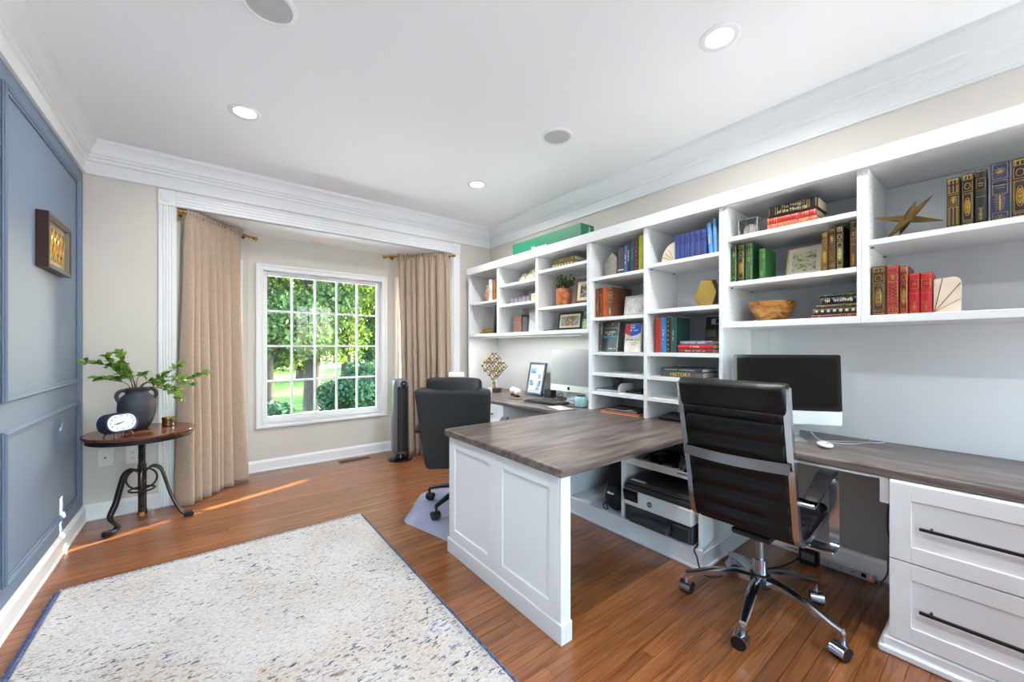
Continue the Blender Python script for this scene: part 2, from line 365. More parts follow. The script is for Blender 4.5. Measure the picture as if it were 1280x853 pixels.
# baseboards
BPf = [(0,0),(.022,0),(.024,.012),(.016,.02),(.016,.092),(.011,.102),(.006,.112),(0,.114)]
def baseboard(name, a, b_, inn, m0=0., m1=0., label=None):
    a = Vector((*a, 0)); b_ = Vector((*b_, 0)); d = (b_-a).normalized(); n = Vector((*inn, 0)).normalized()
    struct(MB().loft([[tuple(a+n*p+d*p*m0+Vector((0,0,z+.0005))) for p, z in BPf], [tuple(b_+n*p+d*p*m1+Vector((0,0,z+.0005))) for p, z in BPf]]).build(name, trimw, smooth=25), label)
baseboard('baseboard_left', (XL,YF), (XL,YB), (1,0), 1, -1, 'white baseboard along the blue wall')
baseboard('baseboard_back', (XL,YB), (-.288,YB), (0,-1), 1, 0, 'white baseboard behind the side table')
baseboard('baseboard_back_right', (2.353,YB), (XR,YB), (0,-1), 0, -1, 'white baseboard between curtain and bookcase')
baseboard('baseboard_bay_left', BA, BB, (.715,-.699), 0, -.42, 'white baseboard behind the left curtain'); baseboard('baseboard_bay_centre', BB, BC, (0,-1), .42, -.42, 'white baseboard under the large window'); baseboard('baseboard_bay_right', BC, BD, (-.675,-.738), .42, 0, 'white baseboard behind the tower fan')
baseboard('baseboard_right', (XR,1.02), (XR,.30), (-1,0), 0, 0, 'white baseboard under the right worktop'); baseboard('baseboard_right_far', (XR,YB), (XR,3.88), (-1,0), 1, 0)
# cased bay opening: fluted legs, header, corner rosettes
def fluted(x0, x1):
    w = x1-x0; poly = [(x0,YB)]
    poly.append((x0,YB-.018)); n = 4; m_ = .012; fw_ = (w-2*m_)/n
    for k in range(n):
        c0 = x0+m_+k*fw_
        for t in (.12,.3,.5,.7,.88): poly.append((c0+fw_*t, YB-.018+.009*math.sin(PI*(t-.12)/.76)))
    poly += [(x1,YB-.018),(x1,YB)]
    return poly
for nm, x0, x1, lb in (('trim_5',-.288,-.197,'fluted white casing beside the left curtain'),('trim_6',2.265,2.352,'fluted white casing beside the right curtain')):
    r_ = MB().prism(fluted(x0,x1), 'z', .0005, 2.318).build(nm, trimw, smooth=30); struct(r_, lb)
    c = (x0+x1)/2; ro = MB().box(x0-.004, x1+.004, YB-.024, YB, 2.318, 2.437, .003)
    for rr, d in ((.036,.030),(.026,.027),(.014,.034)): ro.cyl((c,YB-.02,2.378), (c,YB-d,2.378), rr, rr*.86, 20)
    ro.build('rosette', trimw, r_, smooth=30)
hp = [(0,2.322),(.018,2.322)]+[(.018-.008*math.sin(PI*t), 2.330+.024*(k+t)) for k in range(4) for t in (.1,.3,.5,.7,.9)]+[(.018,2.434),(0,2.434)]
struct(MB().loft([[(-.193,YB-p,z) for p, z in hp],[(2.261,YB-p,z) for p, z in hp]]).build('trim_7', trimw, smooth=30), 'fluted white header above the bay opening')
struct(MB().box(BA[0], BA[0]+.012, YB, YB+.02, 0.0005, 2.318).box(BD[0]-.012, BD[0], YB, YB+.02, .0005, 2.318).build('trim_8', trimw, smooth=0))
# picture-frame panels on the blue wall
def wall_panel(y0, y1, z0, z1):
    m = MB()
    for w0, w1, d in ((0,.034,.008),(.005,.022,.014),(.008,.014,.017)):
        for a, b_, c, e in ((y0+w0,y0+w1,z0+w0,z1-w0),(y1-w1,y1-w0,z0+w0,z1-w0),(y0+w1,y1-w1,z1-w1,z1-w0),(y0+w1,y1-w1,z0+w0,z0+w1)): m.box(XL, XL+d, a, b_, c, e, .003)
    m.build('panel_moulding', blue, wl, smooth=0)
for y0, y1 in ((2.63,3.88),(1.26,2.50),(-.12,1.13),(-1.5,-.25)):
    wall_panel(y0, y1, .985, 2.365); wall_panel(y0, y1, .20, .865)
# ceiling fittings
lens = mat('lamp_lens', (255,255,255), .3, emit=(255,247,235), es=9.)
def can(x, y, label):
    t = thing('recessed_light', label, 'ceiling light', (x,y,ZC), 0, 'recessed ceiling lights')
    MB().lathe([(.058,-.001),(.060,-.004),(.080,-.006),(.088,-.003),(.088,0),(.058,0)], 32, cap0=False, cap1=False).build('trim_ring', trimw, t)
    MB().lathe([(.0575,-.002),(.0575,-.0005)], 32).build('lens', lens, t)
    ld = bpy.data.lights.new('recessed_lamp', 'AREA'); ld.shape = 'DISK'; ld.size = .11; ld.energy = CAN_W; ld.color = (.97,.985,1); ld.spread = math.radians(165)
    lo = bpy.data.objects.new('recessed_lamp', ld); COL.objects.link(lo); lo.parent = t; lo.location = (0,0,-.009)
for x, y, lb in ((.188,2.945,'recessed round ceiling light above the rug, towards the side table'),(1.918,2.965,'recessed round ceiling light nearest the corner of bay and bookcase'),(1.908,.85,'brightest recessed ceiling light above the desk chair'),
                 (.188,.85,'recessed round ceiling light above the front of the rug'),(.188,-.95,'added unseen ceiling light by the front window next to the blue wall'),(1.91,-.95,'added unseen ceiling light by the front window next to the bookcases')): can(x, y, lb)  # the last two, by the front windows, are unseen lights added for brightness
grille = mat('speaker_grille', (196,196,196), .6, bump=.8, bscale=700)
for x, y, lb in ((.21,1.955,'round grey ceiling speaker over the rug'),(1.915,1.945,'round grey ceiling speaker over the peninsula worktop')):
    t = thing('ceiling_speaker', lb, 'speaker', (x,y,ZC), 0, 'ceiling speakers')
    MB().lathe([(.088,-.002),(.090,-.010),(.104,-.010),(.110,-.004),(.110,0),(.088,0)], 36, cap0=False, cap1=False).build('ring', trimw, t)
    MB().lathe([(.0875,-.0055),(.0875,-.0005)], 36).build('grille', grille, t)
# wall outlets by the side table
def wall_plate(x, z, kind, label):
    t = thing('wall_outlet', label, 'outlet', (x,YB,z))
    MB().box(-.041,.041,-.006,0,-.066,.066,.003).build('cover_plate', mat('outlet_white', (232,228,220), .35), t, smooth=0)
    if kind == 'duplex':
        for dz in (-.02,.02):
            f = MB().cyl((0,-.005,dz),(0,-.0085,dz),.0165,n=20).build('socket', whitep, t)
            m = MB(); m.box(-.007,-.005,-.0092,-.008,dz-.004,dz+.005); m.box(.005,.007,-.0092,-.008,dz-.004,dz+.004); m.cyl((0,-.008,dz-.009),(0,-.0092,dz-.009),.0025,n=8); m.build('slot', blackp, f, smooth=0)
    else:
        MB().box(-.017,.017,-.009,-.005,-.022,.022,.002).build('jack_block', whitep, t, smooth=0)
        MB().cyl((0,-.008,0),(0,-.016,0),.006,n=12).build('coax_jack', abrass, t)
wall_plate(-.573,.432,'jack','cream wall plate with a single cable jack below side table'); wall_plate(-.429,.428,'duplex','cream duplex power outlet below side table')
# floor register under the large window
t = thing('floor_vent', 'bronze slotted floor register under the large window', 'floor vent', (1.27,4.40,0))
MB().box(-.165,.165,-.05,.05,0.0003,.004,.002).build('frame', mat('vent_bronze', (120,78,48), .4, .6), t, smooth=0)
for k in range(22):
    x = -.147+k*.014; MB().box(x-.0038,x+.0038,-.036,.036,.0038,.0048).build('slot', mat('vent_dark', (32,20,12), .7), t, smooth=0)
# ------------------------------------------------------------------ built-in bookcases and desks
XF, XK, ZT = 2.377, 2.776, .735           # front of upper cases, face of their backs, worktop height
XB = 2.790                                 # rear of everything against the wall
TOPZ = 2.045
pin = mat('shelf_pin', (120,120,122), .3, .8)
def bookcase(name, label, y0, y1, z0, sides, dividers, shelves, bottom=None, back=True, group=None):
    """shelves: list of (ya, yb, ztop); sides/dividers: list of (ya, yb, zbottom)"""
    t = thing(name, label, 'bookcase', ((XF+XB)/2, (y0+y1)/2, z0), 0, group)
    for a, b_, zb in sides: MB().box(XF, XB, a, b_, zb, TOPZ, .0015).build('side_panel', white, t, True, 0)
    for a, b_, zb in dividers: MB().box(XF, XB-.014, a, b_, zb, TOPZ, .0015).build('divider', white, t, True, 0)
    MB().box(XK, XB, min(y0,y1)+.02, max(y0,y1)-.02, z0, TOPZ-.001).build('back_panel', white, t, True, 0)
    MB().box(XF+.005, XB, y0+.002, y1-.002, TOPZ+.0005, 2.116).build('top_panel', white, t, True, 0)
    if bottom: MB().box(XF-.012, XB-.0142, bottom[0], bottom[1], 1.338, 1.372, .002).build('bottom_shelf', white, t, True, 0)
    for a, b_, z in shelves:
        s = MB().box(XF+.003, XK-.001, a+.0008, b_-.0008, z-.025, z, .0015).build('shelf', white, t, True, 0)
        p = MB()
        for yy, sg in ((a, 1), (b_, -1)):
            for xx in (XF+.05, XK-.06): p.cyl((xx,yy,z-.029),(xx,yy+sg*.012,z-.029),.0035,n=8)
        p.build('shelf_pins', pin, s, True)['kind'] = 'stuff'
    for yy, sg in [(a, -1) for a, b_, zb in sides+dividers]+[(b_, 1) for a, b_, zb in sides+dividers]:    # rows of peg holes
        if not (y0+.01 < yy < y1-.01): continue
        p = MB(); z = max(z0, 1.40 if bottom else z0+.1)+.03
        while z < TOPZ-.05:
            for xx in (XF+.05, XK-.06): p.cyl((xx,yy,z),(xx,yy+sg*.0006,z),.0028,n=6)
            z += .032
        p.build('peg_holes', pin, t, True)['kind'] = 'stuff'
    return t
hutch = bookcase('bookcase_hutch', 'white three-bay bookcase over the far desk run', 2.062, 3.86, 1.338, [(3.835,3.86,ZT+.0008),(2.062,2.078,1.372)], [(3.262,3.300,1.372),(2.658,2.693,1.372)],
    [(3.300,3.835,1.725),(2.693,3.262,1.862),(2.693,3.262,1.660),(2.078,2.658,1.920),(2.078,2.658,1.585)], (2.062,3.835))
tower = bookcase('bookcase_tower', 'white two-column tower bookcase standing on the worktop', 1.040, 2.060, ZT+.0008, [(2.028,2.060,ZT+.0008),(1.040,1.062,ZT+.0008)], [(1.540,1.566,ZT+.0008)],
    [(1.566,2.028,z) for z in (1.768,1.456,1.190,1.030,.884)]+[(1.062,1.540,z) for z in (1.792,1.480,1.190,1.030,.884)])
midcase = bookcase('bookcase_middle', 'white wall bookcase above the computer screen', .4265, 1.039, 1.338, [(1.016,1.039,1.372),(.4265,.443,1.372)], [],
    [(.443,1.016,1.862),(.443,1.016,1.602)], (.4265,1.039))
endcase = bookcase('bookcase_end', 'white wall bookcase with brass star and red books', -.62, .4255, 1.338, [(.403,.4255,1.372),(-.62,-.597,1.372)], [], [(-.597,.403,1.716)], (-.62,.4255))
tag(MB().box(XF-.022, XF+.004, -.62, 3.862, TOPZ, 2.122, .003).build('bookcase_fascia', white, smooth=0), 'long white fascia board along the top of the bookcases', 'fascia')
# worktops with bull-nosed edges
def slab(name, poly, m, label, z0=ZT-.042, z1=ZT, r=.012):
    n = 5; rings = []
    cx = sum(p[0] for p in poly)/len(poly); cy = sum(p[1] for p in poly)/len(poly)
    def inset(d):
        out = []
        P = [Vector((*p, 0)) for p in poly]
        for i in range(len(P)):
            a = (P[i]-P[i-1]).normalized(); b_ = (P[(i+1) % len(P)]-P[i]).normalized()
            na = Vector((-a.y, a.x, 0)); nb = Vector((-b_.y, b_.x, 0)); k = na+nb; k = k/max(.3, k.dot(na)); out.append(P[i]+k*d)
        return out
    for k in range(n+1):
        a = PI/2*k/n; rings.append([(p.x, p.y, z0+r*(1-math.sin(a))) for p in inset(r*(1-math.cos(PI/2-a)))][:])
    rings = [[(p.x, p.y, z0+r-r*math.sin(PI/2*(1-k/n))) for p in inset(r-r*math.cos(PI/2*(1-k/n)))] for k in range(n+1)]
    rings += [[(p.x, p.y, z1-r+r*math.sin(PI/2*k/n)) for p in inset(r-r*math.cos(PI/2*k/n))] for k in range(n+1)]
    return tag(MB().loft(rings).build(name, m, smooth=40), label, 'worktop')
def fillet(pts, idx, r, n=5):
    out = []
    for i, p in enumerate(pts):
        if i not in idx: out.append(p); continue
        p0 = Vector(pts[i-1]); p1 = Vector(p); p2 = Vector(pts[(i+1) % len(pts)])
        a = p1+(p0-p1).normalized()*r; b_ = p1+(p2-p1).normalized()*r
        for k in range(n+1):
            t = k/n; q = a*(1-t)**2+p1*2*t*(1-t)+b_*t*t; out.append((q.x, q.y))
    return out
slab('worktop_peninsula', fillet([(1.128,1.12),(2.789,1.12),(2.789,2.114),(1.128,2.114)], {0,3}, .02), topmat2, 'wide brown-grey wood-look peninsula worktop with rounded edge')
slab('worktop_right', [(2.190,-.62),(2.789,-.62),(2.789,1.1195),(2.190,1.1195)], topmat, 'brown-grey wall worktop above the white drawers')
slab('worktop_far', [(2.125,2.1145),(2.789,2.1145),(2.789,3.86),(2.125,3.86)], topmat, 'grey wall worktop of the far desk under the hutch')
UZ = ZT-.0425
# peninsula end panel with two shaker doors
t = thing('peninsula_panel', 'white shaker end panel carrying the peninsula worktop', 'cabinet', (1.18,1.62,0))
MB().box(1.170,1.210,1.146,2.086,.0005,UZ,.001).build('carcass', white, t, True, 0)
MB().box(1.143,1.172,1.134,2.096,.0005,.083,.002).build('plinth', white, t, True, 0)
MB().box(1.172,1.208,1.134,1.146,.0005,.083,.002).build('plinth_return', white, t, True, 0)
MB().box(1.152,1.170,1.146,1.156,.0835,UZ,.001).build('corner_post', white, t, True, 0)
def shaker(parent, x, y0, y1, z0, z1, name='door', rail=.062, thick=.019, rec=.009):
    """flat-panel door facing -x: frame with a recessed field"""
    m = MB()
    for a, b_, c, e in ((y0,y0+rail,z0,z1),(y1-rail,y1,z0,z1),(y0+rail,y1-rail,z1-rail,z1),(y0+rail,y1-rail,z0,z0+rail)): m.box(x, x+thick, a, b_, c, e, .0012)
    d = m.build(name, white, parent, True, 0)
    MB().box(x+rec, x+thick-.001, y0+rail-.001, y1-rail+.001, z0+rail-.001, z1-rail+.001).build('field', white, d, True, 0)
    return d
shaker(t, 1.151, 1.1575, 1.6155, .085, UZ-.003); shaker(t, 1.151, 1.6185, 2.0855, .085, UZ-.003)
# base shelving unit below the tower
t = thing('base_shelf_unit', 'low white open shelving under the peninsula worktop', 'cabinet', (2.45,1.55,0))
MB().box(2.135,2.788,1.046,2.052,.088,.114,.001).build('bottom_panel', white, t, True, 0)
m = MB().box(2.128,2.146,1.040,2.056,.0005,.1145,.002); m.box(2.118,2.128,1.034,2.056,.0005,.020,.004); m.build('plinth', white, t, True, 0)
m = MB().box(2.146,2.768,1.040,1.046,.0005,.095,.001); m.box(2.122,2.768,1.028,1.040,.0005,.022,.005); m.build('side_plinth', white, t, True, 0)
for a, b_ in ((1.0462,1.066),(2.032,2.052),(1.556,1.576)): MB().box(2.140,2.788,a,b_,.1147,UZ-.002,.001).build('side_panel', white, t, True, 0)
MB().box(2.772,2.788,1.066,2.032,.1147,UZ-.002).build('back_panel', white, t, True, 0)
MB().box(2.138,2.770,1.0665,1.5555,.478,.500,.001).build('pull_out_tray', white, t, True, 0)
m = MB().box(2.138,2.150,1.0665,1.5555,.5004,.520,.001); m.build('tray_lip', white, t, True, 0)
for yy in (1.576,2.0314,1.0662,1.5554):
    p = MB(); z = .17
    while z < .66:
        for xx in (2.19,2.70): p.cyl((xx,yy,z),(xx,yy+(.0006 if yy in (1.576,1.0662) else .0),z),.0028,n=6)
        z += .032
    p.build('peg_holes', pin, t, True)['kind'] = 'stuff'
# drawer base at the right
def bar_handle(parent, x, y0, y1, z):
    h = MB().tube([(x-.030,y0,z),(x-.030,y1,z)], 0, flat=(.010,.010,(0,0,1))).build('handle', blackp, parent, True, 0)
    m = MB()
    for yy in (y0+.03, y1-.03): m.cyl((x-.030,yy,z),(x,yy,z),.0045,n=10)
    m.build('handle_post', blackp, h, True)
t = thing('drawer_cabinet', 'white two-drawer base cabinet with long black bar handles', 'cabinet', (2.48,-.12,0))
MB().box(2.190,2.788,-.60,.306,.062,UZ,.001).build('carcass', white, t, True, 0)
m = MB().box(2.160,2.768,-.60,.320,.0005,.0615,.002); m.box(2.146,2.768,-.60,.336,.0005,.030,.006); m.build('plinth', white, t, True, 0)
for z0, z1, zh in ((.383,.688,.531),(.066,.378,.212)):
    d = shaker(t, 2.170, -.235, .304, z0, z1, 'drawer'); bar_handle(d, 2.179, .008-.08, .218, zh)
    d = shaker(t, 2.170, -.598, -.239, z0, z1, 'drawer'); bar_handle(d, 2.179, -.52, -.32, zh)
# cleats under the right worktop
c = thing('worktop_cleat', 'white support cleat under the right worktop', 'bracket', (2.22,.68,.68))
MB().box(2.206,2.224,.338,1.038,.681,UZ-.0005,.001).build('strip', white, c, True, 0)
MB().box(2.206,2.240,.310,.338,.585,UZ-.0005,.001).build('block', white, c, True, 0)
# far desk run
t = thing('far_drawer_cabinet', 'white drawer base under the far worktop behind black chair', 'cabinet', (2.45,3.35,0))
MB().box(2.160,2.788,2.870,3.850,.09,UZ,.001).build('carcass', white, t, True, 0); MB().box(2.175,2.768,2.870,3.850,.0005,.0895).build('plinth', white, t, True, 0)
for a, b_ in ((2.895,3.362),(3.366,3.848)):
    for z0, z1 in ((.50,.688),(.30,.496),(.094,.296)): d = shaker(t, 2.140, a, b_, z0, z1, 'drawer', .045); bar_handle(d, 2.149, a+.12, b_-.12, (z0+z1)/2)
MB().box(2.140,2.160,2.870,2.892,.09,UZ,.001).build('stile', white, t, True, 0)
tag(MB().box(2.770,2.789,2.056,2.869,.0005,UZ-.001).build('modesty_panel', white, smooth=0), 'white back panel in the knee space of the far desk', 'panel')
# plain panels between worktop and upper cases
tag(MB().box(XK,XB,2.064,3.834,ZT+.001,1.3375).build('splash_panel', white, smooth=0), 'bright white wall panel above the far worktop', 'panel')
sp = MB().box(XK,XB,-.62,.930,ZT+.001,1.3375); tag(sp.build('splash_panel', white, smooth=0), 'wide white wall panel behind the wall-side computer', 'panel')
tag(MB().box(XK,XB,.9315,1.039,ZT+.001,1.3375).build('splash_panel', white, smooth=0), 'narrow white wall panel strip beside the tower bookcase', 'panel')
# ------------------------------------------------------------------ swivel chairs
def caster(parent, x, y, ang, hood, r=.028):
    T = Matrix.Translation((x,y,0)) @ Matrix.Rotation(ang, 4, 'Z')
    c = MB(T)
    for s in (-1,1): c.cyl((-.012,s*.006,r+.0005),(-.012,s*.024,r+.0005),r,n=20)
    o = c.build('caster', blackp, parent)
    h = MB(T); pts = [(-.012+(r+.003)*math.cos(math.radians(a)), 0, r+.0005+(r+.003)*math.sin(math.radians(a))) for a in range(-10,200,15)]
    h.tube(pts, 0, flat=(.005,.052,(0,1,0)))
    h.cyl((0,0,r*1.9),(0,0,r*3.3),.009,n=12)
    h.build('hood', hood, o)
def spider(parent, metal, hood, a0, R=.315, tip=.098, hub=.155, r=.028):
    for k in range(5):
        a = a0+2*PI*k/5; c, s = math.cos(a), math.sin(a); m = MB()
        path = [(c*q, s*q, z) for q, z in ((.03,hub),(.10,hub+.004),(.20,hub-.014),(R-.03,tip+.012),(R,tip+.004),(R+.006,tip-.012))]
        w = [.048,.046,.040,.032,.028,.026]; h = [.040,.034,.028,.022,.022,.012]
        rings = []
        for (x, y, z), ww, hh in zip(path, w, h): rings.append([(x-s*ww/2*e, y+c*ww/2*e, z+hh/2*f) for e, f in ((-1,-.8),(-.6,-1),(.6,-1),(1,-.8),(1,.5),(.55,1),(-.55,1),(-1,.5))])
        m.loft(rings).build('base_leg', metal, parent, smooth=40)
        caster(parent, c*R, s*R, a+RN.uniform(.6,1.6), hood, r)
# --- ribbed conference chair at the wall desk; local +x is where the sitter looks
ch = thing('desk_chair', 'black ribbed leather office chair with chrome frame and armrests', 'office chair', (2.03,.722,0), math.radians(1))
spider(ch, chrome, chrome, math.radians(116))
MB().cyl((0,0,.115),(0,0,.245),.030,n=24).build('gas_sleeve', chrome, ch); MB().cyl((0,0,.245),(0,0,.385),.0165,n=20).build('gas_lift', steel, ch)
m = MB().lathe([(.030,.118),(.046,.122),(.048,.160),(.040,.175),(.030,.180)], 24, cap0=True, cap1=True); m.build('hub', blackp, ch)
m = MB().box(-.12,.12,-.08,.08,.3705,.400,.008); m.tube([(.02,-.08,.385),(.02,-.25,.380),(.02,-.27,.378)], .006, 10); m.build('tilt_mechanism', blackp, ch)
# side profile from seat front over the seat and up the back: (x, z)
PF = [(.265,.425),(.25,.452),(.20,.462),(.05,.452),(-.09,.440),(-.165,.444),(-.205,.468),(-.222,.51),(-.245,.62),(-.272,.74),(-.300,.86),(-.325,.97),(-.340,1.055),(-.345,1.09)]
def smooth_path(P, n):
    out = []; m = len(P)
    for i in range(m-1):
        p0, p1, p2, p3 = [Vector(P[max(0, min(m-1, i+k))]) for k in (-1,0,1,2)]
        for j in range(n):
            t = j/n; out.append(.5*((2*p1)+(p2-p0)*t+(2*p0-5*p1+4*p2-p3)*t*t+(3*p1-p0-3*p2+p3)*t**3))
    out.append(Vector(P[-1])); return out
SP = smooth_path(PF, 12)
def padded(pts, hw, th, rib, name, parent, off=0., m_=leather, flip=1):
    """upholstered strip: ribbed slab along a side profile, rounded at its long edges"""
    L = [0.]
    for i in range(1, len(pts)): L.append(L[-1]+(pts[i]-pts[i-1]).length)
    rings = []
    for i, p in enumerate(pts):
        t = (pts[min(i+1,len(pts)-1)]-pts[max(i-1,0)]).normalized(); nrm = Vector((-t.y, t.x))*flip
        q = abs(math.sin(PI*L[i]/rib)); e = th*(.36+.64*q**.55)
        end = min(1, min(L[i], L[-1]-L[i])/.02); e *= .35+.65*math.sin(PI/2*end)
        ring = []
        for ya, k in ((-1,.25),(-.985,.75),(-.94,1),(-.5,1),(0,1),(.5,1),(.94,1),(.985,.75),(1,.25)): ring.append((p.x+nrm.x*(off+e*k), ya*hw, p.y+nrm.y*(off+e*k)))
        for ya, k in ((1,-.25),(.985,-.75),(.94,-1),(.5,-1),(0,-1),(-.5,-1),(-.94,-1),(-.985,-.75),(-1,-.25)): ring.append((p.x+nrm.x*(off+e*k), ya*hw, p.y+nrm.y*(off+e*k)))
        rings.append(ring)
    return MB().loft(rings).build(name, m_, parent, smooth=50)
i_b = min(range(len(SP)), key=lambda i: abs(SP[i].y-.46) if SP[i].x < -.15 else 9)
i_h = min(range(len(SP)), key=lambda i: abs(SP[i].y-.965))
padded(SP[2:i_b], .194, .027, .062, 'seat', ch, -.012)
padded(SP[i_b:i_h+4], .192, .026, .082, 'backrest', ch, -.004)
padded([Vector((p.x+.002, p.y)) for p in SP[i_h:]], .206, .042, .36, 'headrest', ch, -.006)
for s in (-1,1):
    MB().tube([(p.x, s*.203, p.y) for p in SP[1:-6:2]], 0, flat=(.028,.022,(0,1,0))).build('side_frame', chrome, ch, smooth=30)
    # chrome arm loop with padded leather top
    arm = smooth_path([(-.262,.630),(-.21,.622),(-.12,.648),(-.03,.676),(.055,.680),(.105,.660),(.130,.600),(.140,.50),(.140,.385),(.115,.356),(.05,.356)], 6)
    a = MB().tube([(p.x, s*.245, p.y) for p in arm], 0, flat=(.006,.036,(0,1,0))).build('arm_loop', chrome, ch, smooth=30)
    padded([p+Vector((0,.016)) for p in arm[6:27]], .026, .013, .38, 'arm_pad', ch).location.y = s*.245
    MB().cyl((-.252,s*.19,.630),(-.252,s*.265,.630),.009,n=12).build('arm_pivot', chrome, ch); MB().box(.03,.12,s*.17,s*.262,.350,.364,.003).build('arm_bracket', chrome, ch, smooth=0); MB().cyl((.07,s*.17,.362),(.07,s*.17,.41),.008,n=10).build('arm_post', chrome, ch)
cb = [(-.300-.020*math.cos(PI*k/24*1.0-PI/2)*1.6, -.203+.406*k/24, .765) for k in range(25)]
MB().tube([(x-.004, y, z) for x, y, z in cb], 0, flat=(.005,.042,(0,0,1))).build('back_brace', steel, ch, smooth=40)
MB().tube([(.245,-.203,.440),(.252,-.1,.436),(.252,.1,.436),(.245,.203,.440)], .008, 8).build('front_rail', chrome, ch)

# --- padded executive chair at the far desk
ec = thing('executive_chair', 'matte black padded executive chair with piped back on clear mat', 'office chair', (1.585,2.60,0), math.radians(46))
spider(ec, blackp, blackp, math.radians(151), hub=.145, r=.027, R=.318)
MB().cyl((0,0,.10),(0,0,.40),.026,n=20).build('gas_lift', blackp, ec); MB().box(-.13,.13,-.10,.10,.385,.415,.008).build('tilt_mechanism', blackp, ec)
def cushion(name, parent, prof, w0, w1, th, m_, nz=14, crown=.25, bow=0.):
    """thick pillow along a side profile (x,z); widths vary from w0 to w1"""
    P = smooth_path(prof, 5); n = len(P); rings = []
    for i, p in enumerate(P):
        t = (P[min(i+1,n-1)]-P[max(i-1,0)]).normalized(); nr = Vector((-t.y, t.x)); f = i/(n-1)
        hw = w0+(w1-w0)*f; e = min(1., min(f, 1-f)/.10); k = math.sqrt(max(0, 1-(1-e)**2)); hw *= .90+.10*k; hh = th*(.30+.70*k)
        ring = []
        for q in range(20):
            a = 2*PI*q/20; ca, sa = math.cos(a), math.sin(a)
            yy = hw*math.copysign(abs(ca)**.35, ca); dd = hh*math.copysign(abs(sa)**.55, sa)*(1+crown*(1-(yy/hw)**2)*(1 if sa > 0 else .2))
            bw = bow*(yy/hw)**2
            ring.append((p.x+nr.x*(dd+bw), yy, p.y+nr.y*(dd+bw)))
        rings.append(ring)
    return MB().loft(rings).build(name, m_, parent, smooth=50), P
cushion('seat', ec, [(.27,.455),(.15,.475),(0,.475),(-.14,.468),(-.24,.475)], .26, .25, .045, leather2)
_, BPth = cushion('backrest', ec, [(-.250,.385),(-.285,.46),(-.315,.58),(-.345,.72),(-.375,.86),(-.400,.955)][::-1], .262, .222, .048, leather2, bow=-.03)
cushion('headrest', ec, [(-.366,.994),(-.374,.978),(-.376,.945),(-.368,.905)], .188, .192, .056, leather2)
for s in (-1,1):
    MB().tube([(p.x+.028*0-.030, s*(.262-.040*i/(len(BPth)-1))*.93, p.y) for i, p in enumerate(BPth[3:-3])], .0055, 8).build('piping', leather2, ec)
    arm = smooth_path([(-.27,.62),(-.18,.655),(0,.665),(.13,.65),(.165,.60),(.14,.50),(.08,.43)], 6)
    MB().tube([(p.x, s*.292, p.y) for p in arm], 0, flat=(.026,.045,(0,1,0))).build('armrest', blackp, ec, smooth=40)
    MB().box(.02,.12,s*.20,s*.30,.415,.432,.004).build('arm_bracket', blackp, ec, smooth=0)
MB().box(-.30,-.08,-.06,.06,.405,.425,.006).build('back_bracket', blackp, ec, smooth=0)
# --- clear vinyl chair mat
cm = bpy.data.materials.new('clear_vinyl'); cm.use_nodes = True; b = cm.node_tree.nodes['Principled BSDF']
b.inputs['Base Color'].default_value = (*lin((196,201,226)), 1); b.inputs['Roughness'].default_value = .14; b.inputs['Alpha'].default_value = .52; b.inputs['Coat Weight'].default_value = .5
def inset_poly(poly, d):
    cx = sum(p[0] for p in poly)/len(poly); cy = sum(p[1] for p in poly)/len(poly); return [(cx+(x-cx)*(1-d), cy+(y-cy)*(1-d)) for x, y in poly]
mt = MB(); q = fillet([(1.085,2.63),(1.215,2.125),(2.07,2.125),(2.07,3.05),(1.42,3.05)][::1], {0,1,2,3,4}, .05)
mt.loft([[(x,y,.0006) for x, y in q], [(x,y,.0016) for x, y in q], [(x,y,.0026) for x, y in inset_poly(q,.035)]])
tag(mt.build('chair_mat', cm, smooth=20), 'clear bluish vinyl mat under the executive chair', 'floor mat')
ec.location.z = .0028; 

# ------------------------------------------------------------------ rug
pile_m = bpy.data.materials.new('rug_pile'); pile_m.use_nodes = True; nt = pile_m.node_tree; b = nt.nodes['Principled BSDF']; b.inputs['Roughness'].default_value = .95; b.inputs['Sheen Weight'].default_value = .25
tc = nt.nodes.new('ShaderNodeTexCoord')
def rn(scale, st, det=4., dist=0.):
    mp = nt.nodes.new('ShaderNodeMapping'); mp.inputs['Scale'].default_value = st; nt.links.new(tc.outputs['Object'], mp.inputs[0])
    n = nt.nodes.new('ShaderNodeTexNoise'); n.inputs['Scale'].default_value = scale; n.inputs['Detail'].default_value = det; n.inputs['Distortion'].default_value = dist; nt.links.new(mp.outputs[0], n.inputs['Vector']); return n.outputs['Fac']
def rp(src, stops):
    r = nt.nodes.new('ShaderNodeValToRGB'); e = r.color_ramp.elements
    while len(e) < len(stops): e.new(.5)
    for i, (p, c) in enumerate(stops): e[i].position = p; e[i].color = (*(lin(c) if len(c) == 3 else c[:3]), 1)
    nt.links.new(src, r.inputs[0]); return r.outputs[0]
def mixc(fac, a, b_):
    m = nt.nodes.new('ShaderNodeMix'); m.data_type = 'RGBA'; nt.links.new(fac, m.inputs['Factor']); nt.links.new(a, m.inputs['A']); nt.links.new(b_, m.inputs['B']); return m.outputs['Result']
base = rp(rn(2.6, (1,1,1)), ((.35,(206,200,193)),(.5,(196,187,178)),(.62,(184,168,152))))
tone = rp(rn(60, (1,2.2,1)), ((.30,(150,141,132)),(.48,(204,198,190)),(.7,(220,215,208))))
mm = nt.nodes.new('ShaderNodeMix'); mm.data_type = 'RGBA'; mm.inputs['Factor'].default_value = .55; nt.links.new(base, mm.inputs['A']); nt.links.new(tone, mm.inputs['B'])
fleck = rn(30, (1,2.6,1), 5., .4); patch = rn(2.0, (1,1,1), 3.)
